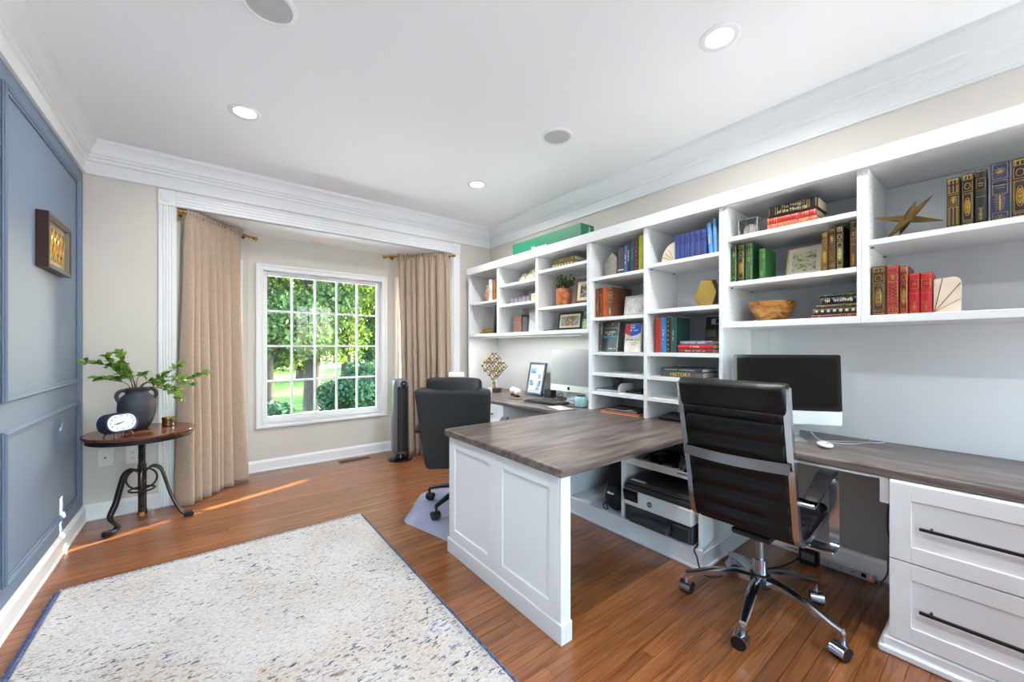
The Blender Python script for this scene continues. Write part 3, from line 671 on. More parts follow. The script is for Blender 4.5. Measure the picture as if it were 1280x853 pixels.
mul = nt.nodes.new('ShaderNodeMath'); mul.operation = 'MULTIPLY_ADD'; mul.inputs[1].default_value = .34; nt.links.new(patch, mul.inputs[0]); nt.links.new(fleck, mul.inputs[2])
fm = rp(mul.outputs[0], ((.785,(0,0,0)),(.83,(255,255,255))))
fc = rp(rn(7, (1,1.5,1)), ((.40,(104,116,150)),(.47,(62,70,92)),(.55,(84,82,84)),(.64,(150,118,92))))
c1 = mixc(fm, mm.outputs['Result'], fc)
fleck2 = rn(46, (1,2.6,1), 4., .2); mul2 = nt.nodes.new('ShaderNodeMath'); mul2.operation = 'MULTIPLY_ADD'; mul2.inputs[1].default_value = .22; nt.links.new(rn(3.1,(1,1,1),2.), mul2.inputs[0]); nt.links.new(fleck2, mul2.inputs[2])
fm2 = rp(mul2.outputs[0], ((.735,(0,0,0)),(.76,(255,255,255)))); fc2 = rp(rn(5,(1,1,1)), ((.42,(140,150,178)),(.5,(120,116,116)),(.58,(176,146,116))))
c2 = mixc(fm2, c1, fc2); nt.links.new(c2, b.inputs['Base Color'])
rx0, rx1, ry0, ry1 = -.575, .888, .62, 2.925
rug = thing('area_rug', 'cream wool area rug with blue and grey flecks', 'rug', ((rx0+rx1)/2,(ry0+ry1)/2,.0005))
nx, ny = 300, 460; rs = np.random.RandomState(3)
h = rs.rand(ny+1, nx+1); h = (h+np.roll(h,1,0)+np.roll(h,1,1))/3*.7+.3*rs.rand(ny+1,nx+1)
gx, gy = np.meshgrid(np.linspace(rx0,rx1,nx+1), np.linspace(ry0,ry1,ny+1))
edge = np.minimum(np.minimum(gx-rx0,rx1-gx),np.minimum(gy-ry0,ry1-gy)); rim = np.clip(edge/.012,0,1)**.5
gz = .0008+rim*(.008+.0065*h); gx2 = gx+(rs.rand(ny+1,nx+1)-.5)*.004*(rim>0); gy2 = gy+(rs.rand(ny+1,nx+1)-.5)*.004
P = np.stack([gx2-rug.location.x, gy2-rug.location.y, gz-.0005], -1).reshape(-1,3)
idx = (np.arange(ny)[:,None]*(nx+1)+np.arange(nx)[None,:]).ravel(); Fq = np.stack([idx, idx+1, idx+nx+2, idx+nx+1], 1)
mb = MB(); mb.v = P.tolist(); mb.f = Fq.tolist(); po = mb.build('pile', pile_m, rug, smooth=0, fix=False); po['kind'] = 'stuff'
bind = mat('rug_binding', (92,104,132), .9, noise=.5, nscale=60); bind2 = mat('rug_fringe', (222,218,212), .95, noise=.1, nscale=50)
MB().tube([(rx1+.004,ry0,.006),(rx1+.004,ry1,.006)], .0055, 8).build('binding', bind, rug, True); MB().tube([(rx0-.004,ry0,.006),(rx0-.004,ry1,.006)], .0055, 8).build('binding', bind, rug, True)
def fringe(name, pts, m_, ln, dirv, w=.0035):
    f = MB()
    for (x, y) in pts:
        l = ln*RN.uniform(.6,1.2); j = RN.uniform(-.012,.012); d = Vector(dirv).normalized(); sx, sy = -d.y, d.x
        p = [Vector((x,y,.006)), Vector((x,y,.006))+d*l*.5+Vector((sx*j*.4,sy*j*.4,.001)), Vector((x,y,.0025))+d*l+Vector((sx*j,sy*j,0))]
        f.tube([tuple(q) for q in p], w/2, 4)
    o = f.build(name, m_, rug, True); o['kind'] = 'stuff'
fringe('fringe', [(rx0+(rx1-rx0)*k/380, ry1+.001) for k in range(381)], bind2, .024, (0,1,0), .0055)
fringe('side_fringe', [(rx0-.006, ry0+(ry1-ry0)*k/420) for k in range(421)], mat('fringe_blue', (78,92,138), .95, noise=.35, nscale=60), .016, (-1,.12,0), .005)
MB().tube([(rx0,ry1-.004,.0105),(rx1,ry1-.004,.0105)], .0045, 8).build('end_cord', mat('rug_cord', (150,156,168), .9, noise=.3, nscale=60), rug, True)

# ------------------------------------------------------------------ curtains on angled rods
cloth = ramp_mat('curtain_linen', ((.3,(168,146,127)),(.55,(176,154,135)),(.8,(184,162,143))), 90, (1,1,.5), .85, detail=4, bump=.10)
cb_ = cloth.node_tree.nodes['Principled BSDF']; cb_.inputs['Sheen Weight'].default_value = .3
def curtain(a, b_, zr, span, foot, nfold, label, phase, seed):
    """gathered panel between fractions span of the rod a-b; foot: the same fractions at floor level"""
    rr = random.Random(seed); a = Vector(a); b_ = Vector(b_); d = (b_-a); L = d.length; u = d.normalized(); n = Vector((u.y, -u.x, 0))   # n towards the room
    ctr = a+d*(sum(span)/2)
    t = thing('curtain', label, 'curtain', (ctr.x, ctr.y, 0), 0, 'linen curtains')
    NU, NV = 220, 50
    # irregular folds: knots along the width, each with its own depth
    cuts = [0.]
    for k in range(nfold): cuts.append(cuts[-1]+rr.uniform(.55,1.5))
    cuts = [c/cuts[-1] for c in cuts]; dep_ = [rr.uniform(.55,1.3) for _ in range(nfold)]; drift = [rr.uniform(-.02,.02) for _ in range(nfold+1)]; drift[0] = drift[-1] = 0
    def fn(i, j):
        z = (zr+.030)*(1-j)+.004*j; top = (zr+.030)-z
        s0 = span[0]+(foot[0]-span[0])*j**1.15; s1 = span[1]+(foot[1]-span[1])*j**1.15
        cj = [c+d_*j for c, d_ in zip(cuts, drift)]; k = 0
        while k < nfold-1 and i > cj[k+1]: k += 1
        f = (i-cj[k])/(cj[k+1]-cj[k]); s = s0+(s1-s0)*i
        w = math.sin(PI*min(1,max(0,f)))**.72
        amp = (.034+.066*min(1, j*1.3))*dep_[k]*min(1.6, (cj[k+1]-cj[k])*nfold)
        dep = amp*(w-.45)
        dep += .006*math.sin(9*i+5*j+phase)*min(1,3*j)
        if top < .085:    # rod pocket: small tight gathers hugging the rod
            q = max(0, (top-.02)/.065); dep = dep*q*.9+(1-q)*(.010*math.sin(2*PI*nfold*2.6*i)+.010)
            if top < .02: z += .006*math.sin(2*PI*nfold*2.6*i+.8)
        p = a+u*(s*L)+n*(dep+.015*j**3)
        return (p.x, p.y, z)
    V = [fn(i/NU, j/NV) for j in range(NV+1) for i in range(NU+1)]
    m = MB(); m.add(V, [(j*(NU+1)+i, j*(NU+1)+i+1, (j+1)*(NU+1)+i+1, (j+1)*(NU+1)+i) for j in range(NV) for i in range(NU)])
    o = m.build('panel', cloth, t, True, 80)
    so = o.modifiers.new('thickness', 'SOLIDIFY'); so.thickness = .003; so.offset = 0
    r = thing('curtain_rod', label.replace('beige linen curtain','brass curtain rod'), 'curtain rod', (ctr.x, ctr.y, zr), 0, 'brass curtain rods')
    MB().cyl(tuple(a+Vector((0,0,zr))), tuple(b_+Vector((0,0,zr))), .0085, n=14).build('rod', brass, r, True)
    for p, sg in ((a,-1),(b_,1)):
        e = p+Vector((0,0,zr)); MB().cyl(tuple(e), tuple(e+u*sg*.012), .014, n=14).ball(tuple(e+u*sg*.028), .018, 14, 10).build('finial', brass, r, True)
    for f in (.05,.93):
        p = a+d*f+Vector((0,0,zr)); q = p-n*.062
        MB().cyl(tuple(p-n*.004), tuple(q), .0055, n=10).cyl(tuple(q), tuple(q-n*.006), .020, n=16).cyl(tuple(p+Vector((0,0,-.016))), tuple(p+Vector((0,0,.0))), .006, n=8).build('bracket', brass, r, True)
curtain((-.140,3.955,0), (.352,4.458,0), 2.268, (.03,.80), (-.06,.885), 7, 'beige linen curtain beside the side table', .6, 4)
curtain((1.640,4.452,0), (2.205,3.935,0), 2.268, (.17,.955), (.26,1.0), 8, 'beige linen curtain behind the tower fan', 2.2, 9)

# ------------------------------------------------------------------ side table and what stands on it
TX, TY, TZ = -.352, 3.705, .652
t = thing('side_table', 'round walnut side table on dark iron tripod base', 'side table', (TX,TY,0))
walnut = ramp_mat('walnut_top', ((.3,(62,30,18)),(.5,(98,52,32)),(.7,(128,74,46))), 3.0, (1.2,9,1), .25, detail=6, distort=.5, coat=.3)
MB().lathe([(.272,TZ-.024),(.286,TZ-.020),(.290,TZ-.012),(.290,TZ-.004),(.287,TZ),(.001,TZ)], 56, cap1=False).build('top', walnut, t)
MB().lathe([(.262,TZ-.052),(.272,TZ-.050),(.272,TZ-.0245),(.262,TZ-.0245)], 56).build('apron_band', iron, t)
m = MB()
for k in range(10): a = 2*PI*k/10; m.ball((.2725*math.cos(a),.2725*math.sin(a),TZ-.038), .006, 8, 6)
m.build('rivets', iron, t)['kind'] = 'stuff'
m = MB(); zz = [.09+(TZ-.06-.09)*k/60 for k in range(61)]
m.lathe([(.019+.0025*math.sin(k*PI*.9), z) for k, z in enumerate(zz)], 18); m.build('screw_column', iron, t); MB().cyl((0,0,TZ-.066),(0,0,TZ-.0525),.075,n=24).build('top_flange', iron, t)
for fx, fy in ((-.498,3.600),(-.100,3.690),(-.372,3.945)):
    d = Vector((fx-TX, fy-TY)); L = d.length; d.normalize(); w = Vector((-d.y, d.x))
    prof = smooth_path([(.018,.370),(.055,.398),(.095,.375),(.120,.30),(.145,.20),(.175,.115),(L-.045,.045),(L-.012,.018)], 6)
    m = MB()
    for e in (-.017,.017): m.tube([(d.x*p.x+w.x*e, d.y*p.x+w.y*e, p.y) for p in prof], 0, flat=(.012,.012,(w.x,w.y,0)))
    m.build('leg', iron, t, smooth=30)
    f = MB(Matrix(((d.x,w.x,0,0),(d.y,w.y,0,0),(0,0,1,0),(0,0,0,1)))); f.box(L-.030,L+.028,-.026,.026,.0008,.036,.006); f.build('foot', iron, t, smooth=0)
m = MB(); ring = [(.088*math.cos(2*PI*k/28)*.72, .088*math.sin(2*PI*k/28)*.72, .30+.045*math.cos(4*PI*k/28)*0) for k in range(28)]
m.tube([(x*1.05, y*1.05, .245) for x, y, z in ring], .006, 8, True); m.tube([(0, .078*math.cos(2*PI*k/28), .318+.072*math.sin(2*PI*k/28)) for k in range(28)], .0055, 8, True); m.tube([(.078*math.cos(2*PI*k/28), 0, .318+.072*math.sin(2*PI*k/28)) for k in range(28)], .0055, 8, True); m.build('ring_brace', iron, t)
MB().cyl((0,0,.06),(0,0,.09),.016,.014,n=14).build('column_tip', mat('wood_tip', (176,116,62), .5), t)
# vase
vx, vy = -.385, 3.790
v = thing('vase', 'dark blue-grey stoneware vase with two small handles on side table', 'vase', (vx,vy,TZ+.0006))
stone = mat('stoneware', (52,56,66), .55, noise=.25, nscale=7, bump=.5, bscale=45, stretch=(1,1,5))
prof = [(.058,0),(.074,.006),(.098,.045),(.116,.095),(.122,.140),(.118,.175),(.100,.205),(.078,.222),(.068,.236),(.070,.246),(.080,.252),(.080,.258),(.070,.262),(.060,.258),(.056,.240),(.062,.222),(.085,.20),(.10,.16),(.08,.06),(.002,.03)]
prof = [(r_*.84, z_*1.10) for r_, z_ in prof]; MB().lathe(prof, 40, cap1=False).build('body', stone, v, smooth=60)
for a in (math.radians(205), math.radians(25)):
    c, s = math.cos(a), math.sin(a); pts = smooth_path([(.050,.262),(.072,.275),(.098,.264),(.107,.234),(.094,.200)], 6)
    MB().tube([(c*p.x, s*p.x, p.y) for p in pts], .0115, 10).build('handle', stone, v)
bark = mat('twig', (96,72,52), .8); leafm = bpy.data.materials.new('leaf_fresh'); leafm.use_nodes = True
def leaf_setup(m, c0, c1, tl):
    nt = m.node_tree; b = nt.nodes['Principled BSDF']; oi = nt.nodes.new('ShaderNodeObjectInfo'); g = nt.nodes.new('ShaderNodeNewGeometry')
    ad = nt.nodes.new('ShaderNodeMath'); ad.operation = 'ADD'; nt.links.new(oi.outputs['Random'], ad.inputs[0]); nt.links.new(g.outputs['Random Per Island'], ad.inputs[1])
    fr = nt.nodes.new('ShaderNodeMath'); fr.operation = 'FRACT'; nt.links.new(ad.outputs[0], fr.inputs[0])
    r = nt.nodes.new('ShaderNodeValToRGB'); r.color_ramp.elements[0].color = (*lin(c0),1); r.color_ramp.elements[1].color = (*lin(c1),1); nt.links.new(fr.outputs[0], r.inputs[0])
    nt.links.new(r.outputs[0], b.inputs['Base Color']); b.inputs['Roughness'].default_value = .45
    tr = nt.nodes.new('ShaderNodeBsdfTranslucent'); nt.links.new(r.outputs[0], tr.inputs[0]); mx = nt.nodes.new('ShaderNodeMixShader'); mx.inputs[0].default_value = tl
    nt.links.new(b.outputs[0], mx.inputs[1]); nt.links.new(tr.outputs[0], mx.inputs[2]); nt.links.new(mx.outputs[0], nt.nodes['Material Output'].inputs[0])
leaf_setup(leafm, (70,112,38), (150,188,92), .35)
def leaf_mesh(m, L=.04, W=.026):
    rows_ = [(0,.0),(.15,.55),(.4,1.),(.7,.8),(.9,.35),(1,.0)]; V = []; F = []
    for f, w in rows_: V += [(f*L, -w*W/2, .006*math.sin(PI*f)+.12*w*W), (f*L, 0, .006*math.sin(PI*f)), (f*L, w*W/2, .006*math.sin(PI*f)+.12*w*W)]
    for i in range(5): F += [(3*i,3*i+3,3*i+4,3*i+1),(3*i+1,3*i+4,3*i+5,3*i+2)]
    return V, F
V, F = leaf_mesh(None); lm = None
plant = thing('leafy_branches', 'fresh green leafy branches arranged in the dark vase', 'plant', (vx,vy,TZ+.0006+.262))
br = [[(0,0,-.18),(-.02,.0,.02),(-.04,-.02,.11),(-.12,-.05,.165),(-.22,-.05,.185)],[(0,.01,-.18),(-.01,.01,.05),(-.05,-.02,.14),(-.07,-.03,.225)],[(0,0,-.18),(-.02,-.02,.05),(-.08,-.04,.12),(-.12,-.05,.21)],[(0,0,-.18),(-.03,-.02,.03),(-.10,-.03,.075),(-.16,-.03,.085)],[(0,0,-.18),(-.01,-.03,.05),(-.04,-.06,.10),(-.06,-.09,.16)],
      [(.01,0,-.18),(.02,0,.03),(.10,-.03,.075),(.20,-.06,.155)],[(0,-.01,-.18),(.02,-.02,.03),(.13,-.07,.06),(.25,-.12,.075),(.335,-.15,.105)],[(.01,.01,-.18),(.03,0,.01),(.13,-.05,.01),(.21,-.10,-.05)],[(0,0,-.18),(.03,-.01,.04),(.17,-.06,.085),(.26,-.10,.03)],[(0,0,-.18),(.02,-.02,.04),(.12,-.06,.03),(.19,-.09,.0)],[(0,0,-.18),(.0,-.02,.06),(.03,-.04,.10)]]
for B in br:
    P = [Vector(p) for p in smooth_path([Vector(p) for p in B], 6)]
    bo = MB().tube([tuple(p) for p in P], [.0028-.0018*i/len(P) for i in range(len(P))], 6).build('branch', bark, plant)
    for i in range(9, len(P)):
        f = i/len(P); cnt = 3 if f > .62 else (2 if f > .45 else 1)
        for _ in range(cnt):
            if lm is None:
                o = MB().add(V, F).build('leaf', leafm, bo, smooth=60); lm = o.data
            else: o = bpy.data.objects.new('leaf', lm); COL.objects.link(o); o.parent = bo
            tg = (P[i]-P[i-1]).normalized(); dv = (tg*.7+Vector((RN.uniform(-1,1),RN.uniform(-1,1),RN.uniform(-.5,.9)))).normalized()
            if vy+P[i].y > 3.93: dv.y = -abs(dv.y)
            o.location = P[i]; o.rotation_euler = (dv.to_track_quat('X','Z') @ Euler((RN.uniform(-.7,.7),0,0)).to_quaternion()).to_euler(); s = RN.uniform(.75,1.25); o.scale = (s,s,s)
plant.scale = (1.14,1.14,1.14)
# clock
ck = thing('table_clock', 'navy oval-cornered table clock with white face on short legs', 'clock', (-.428,3.520,TZ+.0006), math.radians(44))
navy = mat('clock_navy', (36,42,66), .4)
T = Matrix.Translation((0,0,.092)) @ Matrix.Rotation(math.radians(-8), 4, 'X')
rr1 = rrect(0,0,.190,.128,.060,6); rr2 = rrect(0,0,.165,.105,.050,6); rr0 = rrect(0,0,.165,.105,.05,6)
MB(T).loft([[(x,.075,z) for x, z in rr0],[(x,.062,z) for x, z in rr1],[(x,-.004,z) for x, z in rr1],[(x,-.010,z) for x, z in rrect(0,0,.180,.118,.056,6)],[(x,-.004,z) for x, z in rr2],[(x,.0,z) for x, z in rr2]]).build('case', navy, ck, smooth=40)
fc_ = MB(T).loft([[(x,.0005,z) for x, z in rr2],[(x,-.0015,z) for x, z in rr2]]).build('face', mat('clock_face', (232,234,238), .4), ck, smooth=0)
Tt = T @ Matrix(((1,0,0,0),(0,0,-1,-.0022),(0,1,0,0),(0,0,0,1)))
for k in range(1, 13):
    a = PI/2-2*PI*k/12; text(str(k), .017, mat('print_grey', (120,122,126), .6), fc_, Tt @ Matrix.Translation((.066*math.cos(a), .040*math.sin(a), 0)), 'numeral')
for a, L, w in ((math.radians(188),.050,.003),(math.radians(196),.034,.0045)):
    m = MB(Tt @ Matrix.Rotation(a, 4, 'Z')); m.box(-.010,L,-w/2,w/2,.0008,.0016); m.build('hand', blackp, fc_, smooth=0)
for s in (-1,1): MB().cyl((s*.042,-.0,.038),(s*.055,-.018,.0002),.0042,n=8).cyl((s*.042,.055,.036),(s*.055,.066,.0002),.0042,n=8).build('leg', navy, ck)
# amber candle jar
cj = thing('candle_jar', 'small amber glass candle jar with gold rim on side table', 'candle', (-.222,3.79,TZ+.0006))
MB().lathe([(.030,0),(.034,.003),(.034,.058),(.030,.058),(.030,.012),(.001,.012)], 28, cap1=False).build('jar', mat('amber_glass', (88,44,16), .12, coat=.6), cj)
MB().lathe([(.0345,.052),(.0355,.053),(.0355,.064),(.0335,.066),(.001,.066)], 28, cap1=False).build('lid', brass, cj)

# ------------------------------------------------------------------ tower fan and air purifier
t = thing('tower_fan', 'black and silver tower fan standing on the floor by the bay', 'fan', (1.665,4.115,0), math.radians(2))
MB().lathe([(.128,.001),(.132,.008),(.126,.018),(.05,.026),(.045,.06),(.04,.075)], 36).build('base', blackg, t)
silver = mat('fan_silver', (128,130,132), .35, .4)
def dshape(wf, hw, dp): return [(-hw,-dp*.2)]+[(hw*math.sin(a)*1.0, -dp*.2-dp*.8*math.cos(a)) for a in [(-PI/2+PI*k/12) for k in range(1,12)]]+[(hw,-dp*.2),(hw*.9,dp*.6),(hw*.5,dp),(-hw*.5,dp),(-hw*.9,dp*.6)]
bodyz = [(.070,.72),(.085,.9),(.12,1),(.80,1),(.845,.96),(.868,.86),(.880,.6)]
MB().loft([[(x*k*1.0, y*k, z) for x, y in dshape(0,.088,.085)] for z, k in bodyz]).build('housing', silver, t, smooth=40)
MB().loft([[(x*.80, y*.80-.024, z) for x, y in dshape(0,.088,.085)] for z in (.105,.800)]).build('front_grille', blackp, t, smooth=40)
m = MB()
for k in range(34): z = .12+k*.020; m.tube([(.088*.80*math.sin(a)*1.01, (-.017-.068*math.cos(a))*.80-.025, z) for a in [(-1.4+2.8*j/10) for j in range(11)]], .0016, 4)
m.build('grille_bars', dkgrey, t)['kind'] = 'stuff'
MB().cyl((0,-.082,.825),(0,-.098,.832),.036,.034,n=28).build('control_dial', blackg, t)
dm = MB(); dm.tube([(.036*math.cos(2*PI*k/28), -.096, .831+.036*math.sin(2*PI*k/28)) for k in range(28)], .003, 6, True); dm.build('dial_ring', chrome, t); MB().cyl((0,-.097,.832),(0,-.101,.833),.014,n=16).build('dial_button', dkgrey, t)
t = thing('air_purifier', 'slim white tower air purifier beside the far desk', 'air purifier', (1.995,3.46,0), math.radians(-30))
MB().loft([[(x,y,z) for x, y in rrect(0,0,.15,.15,.03,4)] for z in (.0008,.905)]+[[(x,y,.915) for x, y in rrect(0,0,.14,.14,.03,4)]]).build('body', whitep, t, smooth=40)
MB().loft([[(x,y,z) for x, y in rrect(0,0,.15,.15,.03,4)] for z in (.93,.965)]+[[(x,y,.972) for x, y in rrect(0,0,.142,.142,.028,4)]]).build('cap', whitep, t, smooth=40)
m = MB().box(-.06,.06,-.06,.06,.914,.931)
for k in range(-3,4): m.box(k*.019-.003,k*.019+.003,-.074,.074,.915,.930); m.box(-.074,.074,k*.019-.003,k*.019+.003,.915,.930)
m.build('outlet_slats', mat('vent_grey', (196,196,196), .5), t, smooth=0)
# picture on the blue wall
t = thing('framed_artwork', 'deep dark wood box frame with ornate gold picture on blue wall', 'picture', (XL+.0004,3.265,1.786))
m = MB(); hw, hh = .215, .145
for a, b_, c, e in ((-hw,-hw+.022,-hh,hh),(hw-.022,hw,-hh,hh),(-hw+.022,hw-.022,hh-.022,hh),(-hw+.022,hw-.022,-hh,-hh+.022)): m.box(0,.046,a,b_,c,e,.002)
m.build('frame', ramp_mat('mahogany', ((.3,(38,16,14)),(.7,(62,28,24))), 4, (1,6,1), .3), t, smooth=0)
art = ramp_mat('art_backing', ((.35,(150,136,120)),(.6,(176,160,142))), 6, rough=.6)
ab = MB().box(.004,.022,-hw+.022,hw-.022,-hh+.022,hh-.022).build('backing', art, t, smooth=0)
m = MB()
for k in range(9):
    y = -.14+k*.035; pts = [(.026, y+.030*math.sin(2*PI*j/20)*(1 if k % 2 else -1)*(.4+.6*j/20), -.088+.176*j/20) for j in range(21)]
    m.tube(pts, .0035, 6)
for k in range(5): m.tube([(.026, -.12+.06*k+.022*math.cos(2*PI*j/16), .0+.05*math.sin(2*PI*j/16)) for j in range(16)], .004, 6, True)
m.build('gilt_relief', gold, ab); MB().ball((.027,.07,-.02),.024,12,8,(.3,.7,1)).ball((.027,.09,.03),.02,12,8,(.3,.8,.8)).build('rose_motif', mat('art_rose', (206,130,96), .5), ab)
m = MB()
for a, b_, c, e in ((-hw+.022,-hw+.027,-hh+.022,hh-.022),(hw-.027,hw-.022,-hh+.022,hh-.022),(-hw+.027,hw-.027,hh-.027,hh-.022),(-hw+.027,hw-.027,-hh+.022,-hh+.027)): m.box(.022,.042,a,b_,c,e)
m.build('inner_slip', mat('slip_grey', (118,116,106), .5), t, smooth=0)
# ------------------------------------------------------------------ books
def cov(c, rough=.45): return mat('cover_%d_%d_%d' % c, c, rough, noise=.18, nscale=14, bump=.15, bscale=150)
def deco(style, t, h, seed):
    """gilt ornament on a spine: y spans +-t/2, z spans 0..h, proud of x=0 towards -x"""
    r = random.Random(seed); m = MB(); W = t*.78
    bar = lambda y0, y1, z0, z1: m.box(-.0009, .0004, y0, y1, z0, z1)
    def frame(z0, z1, w, b_=.0012): bar(-w/2,w/2,z1-b_,z1); bar(-w/2,w/2,z0,z0+b_); bar(-w/2,-w/2+b_,z0,z1); bar(w/2-b_,w/2,z0,z1)
    def ring(z, a, c, n=14): m.tube([(-.0003, a*math.cos(2*PI*k/n), z+c*math.sin(2*PI*k/n)) for k in range(n)], .0009, 4, True)
    def line(y0, z0, y1, z1, w=.0006): m.tube([(-.0003,y0,z0),(-.0003,y1,z1)], w, 4)
    def lattice(z0, z1, w, n):
        for k in range(n):
            a = z0+(z1-z0)*k/n; b_ = z0+(z1-z0)*(k+1)/n; line(-w/2,a,w/2,b_); line(-w/2,b_,w/2,a)
    def flourish(z0, z1, w):
        for k in range(9):
            f = (k+.5)/9; z = z0+(z1-z0)*f; a = w*.42*r.uniform(.5,1); line(0,z,a,z+(z1-z0)*.08,.0008); line(0,z,-a,z+(z1-z0)*.08,.0008)
        line(0,z0,0,z1,.0009); m.ball((-.0002,0,(z0+z1)/2), .0035, 8, 6, (.3,1,1))
    def solid(z0, z1, w):
        frame(z0,z1,w)
        for i in range(3):
            for k in range(max(3,int((z1-z0)/.006))): m.ball((-.0002, -w/3+w/3*i, z0+.004+(z1-z0-.008)*k/max(2,int((z1-z0)/.006)-1)), .0021, 6, 4, (.4,1,1))
    for k in (.03,.97): bar(-W/2,W/2,h*k-.001,h*k+.001)
    if style == 'bands':
        for k in (.16,.20,.80,.84): bar(-W/2,W/2,h*k-.001,h*k+.001)
        frame(h*.62,h*.75,W)
    elif style == 'medal':
        solid(h*.88,h*.96,W); frame(h*.66,h*.86,W); ring(h*.76,W*.3,h*.06); frame(h*.10,h*.63,W); frame(h*.12,h*.61,W*.8,.0007); ring(h*.365,W*.28,h*.17); ring(h*.365,W*.18,h*.12); flourish(h*.24,h*.49,W*.5); solid(h*.04,h*.085,W)
    elif style == 'lattice':
        frame(h*.84,h*.95,W); frame(h*.70,h*.81,W); flourish(h*.71,h*.80,W*.7); frame(h*.30,h*.67,W); lattice(h*.31,h*.66,W*.9,5); frame(h*.18,h*.27,W); solid(h*.04,h*.15,W)
    elif style == 'title':
        frame(h*.62,h*.84,W); bar(-W*.3,W*.3,h*.74,h*.75); bar(-W*.25,W*.25,h*.70,h*.708); flourish(h*.06,h*.30,W*.8); bar(-W/2,W/2,h*.5,h*.506)
    elif style == 'ornate':
        solid(h*.70,h*.96,W); frame(h*.45,h*.67,W); frame(h*.49,h*.63,W*.6); flourish(h*.50,h*.62,W*.5); solid(h*.04,h*.42,W)
    elif style == 'sun':
        frame(h*.72,h*.97,W)
        for k in range(10): a = 2*PI*k/10; line(0,h*.845,W*.4*math.cos(a),h*.845+W*.4*math.sin(a),.0011)
        ring(h*.845,W*.2,W*.2); frame(h*.46,h*.69,W); bar(-W*.35,W*.35,h*.60,h*.61); bar(-W*.28,W*.28,h*.56,h*.567); flourish(h*.17,h*.44,W); line(0,h*.2,0,h*.44,.002); frame(h*.03,h*.15,W)
        for k in range(6): a = PI*k/5; line(0,h*.05,W*.4*math.cos(a),h*.05+W*.4*math.sin(a),.0011)
    elif style == 'dots':
        for k in range(7): m.ball((-.0002,0,h*(.1+.8*k/6)), W*.30, 8, 6, (.1,1,1))
    elif style == 'plain': pass
    return m
def book_parts(t_, h, dp, c, style, seed, dm=None, round_spine=True, pages=paper):
    """returns builders in book space: spine at x=0 facing -x, thickness along y, height along z"""
    b_ = .0028; cv = MB()
    cv.box(.003,dp,-t_/2,-t_/2+b_,0,h,.0006); cv.box(.003,dp,t_/2-b_,t_/2,0,h,.0006)
    n = 7; sp = [(.004-.006*math.sin(PI*k/n)*(1 if round_spine else .25), -t_/2+t_*k/n) for k in range(n+1)]+[(.007,t_/2-b_),(.007,-t_/2+b_)]
    cv.prism(sp, 'z', 0, h)
    if style in ('medal','lattice','ornate','title','sun','bands') and t_ > .02:
        for k in ((.065,.645,.86) if style != 'bands' else (.12,.3,.5,.7,.88)): cv.box(-.0045,.004,-t_*.40,t_*.40,h*k-.002,h*k+.002,.0012)
    pg = MB().box(.0075,dp-.004,-t_/2+b_+.0002,t_/2-b_-.0002,.003,h-.003)
    return cv, pg
def glyphs(n, size, m, parent, T, name='lettering'):
    """a line of small illegible print, n characters long"""
    r = random.Random(n*7+int(size*1e4)); q = MB(T); W = size*.62; x = -n*W/2
    for k in range(n):
        if r.random() > .14:
            hh = size*r.choice((.5,.5,.72)); q.box(x,x+W*.2,-size*.3,-size*.3+hh,-.0003,.0005)
            q.box(x+W*.5,x+W*.7,-size*.3,-size*.3+size*r.choice((.5,.5,.7)),-.0003,.0005)
            zz = -size*.3+r.choice((0,.2,.4))*size; q.box(x,x+W*.7,zz,zz+size*.12,-.0003,.0005)
        x += W
    o = q.build(name, m, parent, smooth=0); o['kind'] = 'stuff'; return o
def put(s, size, m, parent, T, name='lettering'):
    return glyphs(int(s[1:]), size, m, parent, T, name) if s[0] == '~' else text(s, size, m, parent, T, name)
def book(label, c, y0, y1, zs, h, style='bands', x=2.42, dp=.17, lean=0., lying=False, group=None, title=None, tcol=None, seed=None, decm=None, tsize=None, rough=.45, yaw=0., pages=None):
    """upright: spine on -x, between y0 and y1. lying: flat, its height runs along y from y0 to y1 and h is the thickness"""
    seed = seed or int(abs(y0)*1000+zs*100); pages = pages or paper; decm = decm or gold
    if not lying:
        th = abs(y1-y0)-.0008
        t = thing('book', label, 'book', (x, (y0+y1)/2, zs+.0005+th/2*abs(math.sin(lean))), 0, group); t.rotation_euler = (lean, 0, yaw)
        cv, pg = book_parts(th, h, dp, c, style, seed)
        co = cv.build('cover', cov(c, rough), t, smooth=30); pg.build('page_block', pages, t, smooth=0)
        if style != 'plain':
            d = deco(style, th, h, seed); d.T = None; d.v = [(vx_-.0028 if abs(vy_) < th*.36 else vx_-.0012, vy_, vz_) for vx_, vy_, vz_ in d.v]; d.build('spine_ornament', decm, co, smooth=30)['kind'] = 'stuff'
        if title: put(title, tsize or th*.6, tcol or decm, co, Matrix(((0,0,-1,-.0034),(0,-1,0,0),(-1,0,0,h*.5),(0,0,0,1))), 'spine_title')
    else:
        L = abs(y1-y0); t = thing('book', label, 'book', (x, (y0+y1)/2, zs+.0005), yaw, group)
        T = Matrix(((1,0,0,0),(0,0,-1,L/2),(0,1,0,h/2),(0,0,0,1)))      # book height -> -y, thickness -> z
        cv, pg = book_parts(h-.0006, L, dp, c, style, seed)
        for q in (cv, pg): q.v = [tuple(T @ Vector(p)) for p in q.v]
        co = cv.build('cover', cov(c, rough), t, smooth=30); pg.build('page_block', pages, t, smooth=0)
        if style != 'plain':
            d = deco(style, h-.0006, L, seed); d.v = [tuple(T @ Vector((a-.0028 if abs(b_) < h*.36 else a-.0012, b_, c_))) for a, b_, c_ in d.v]; d.build('spine_ornament', decm, co, smooth=30)['kind'] = 'stuff'
        if title: put(title, tsize or h*.62, tcol or decm, co, face_mx(-.0036, 0, h/2), 'spine_title')
    return t
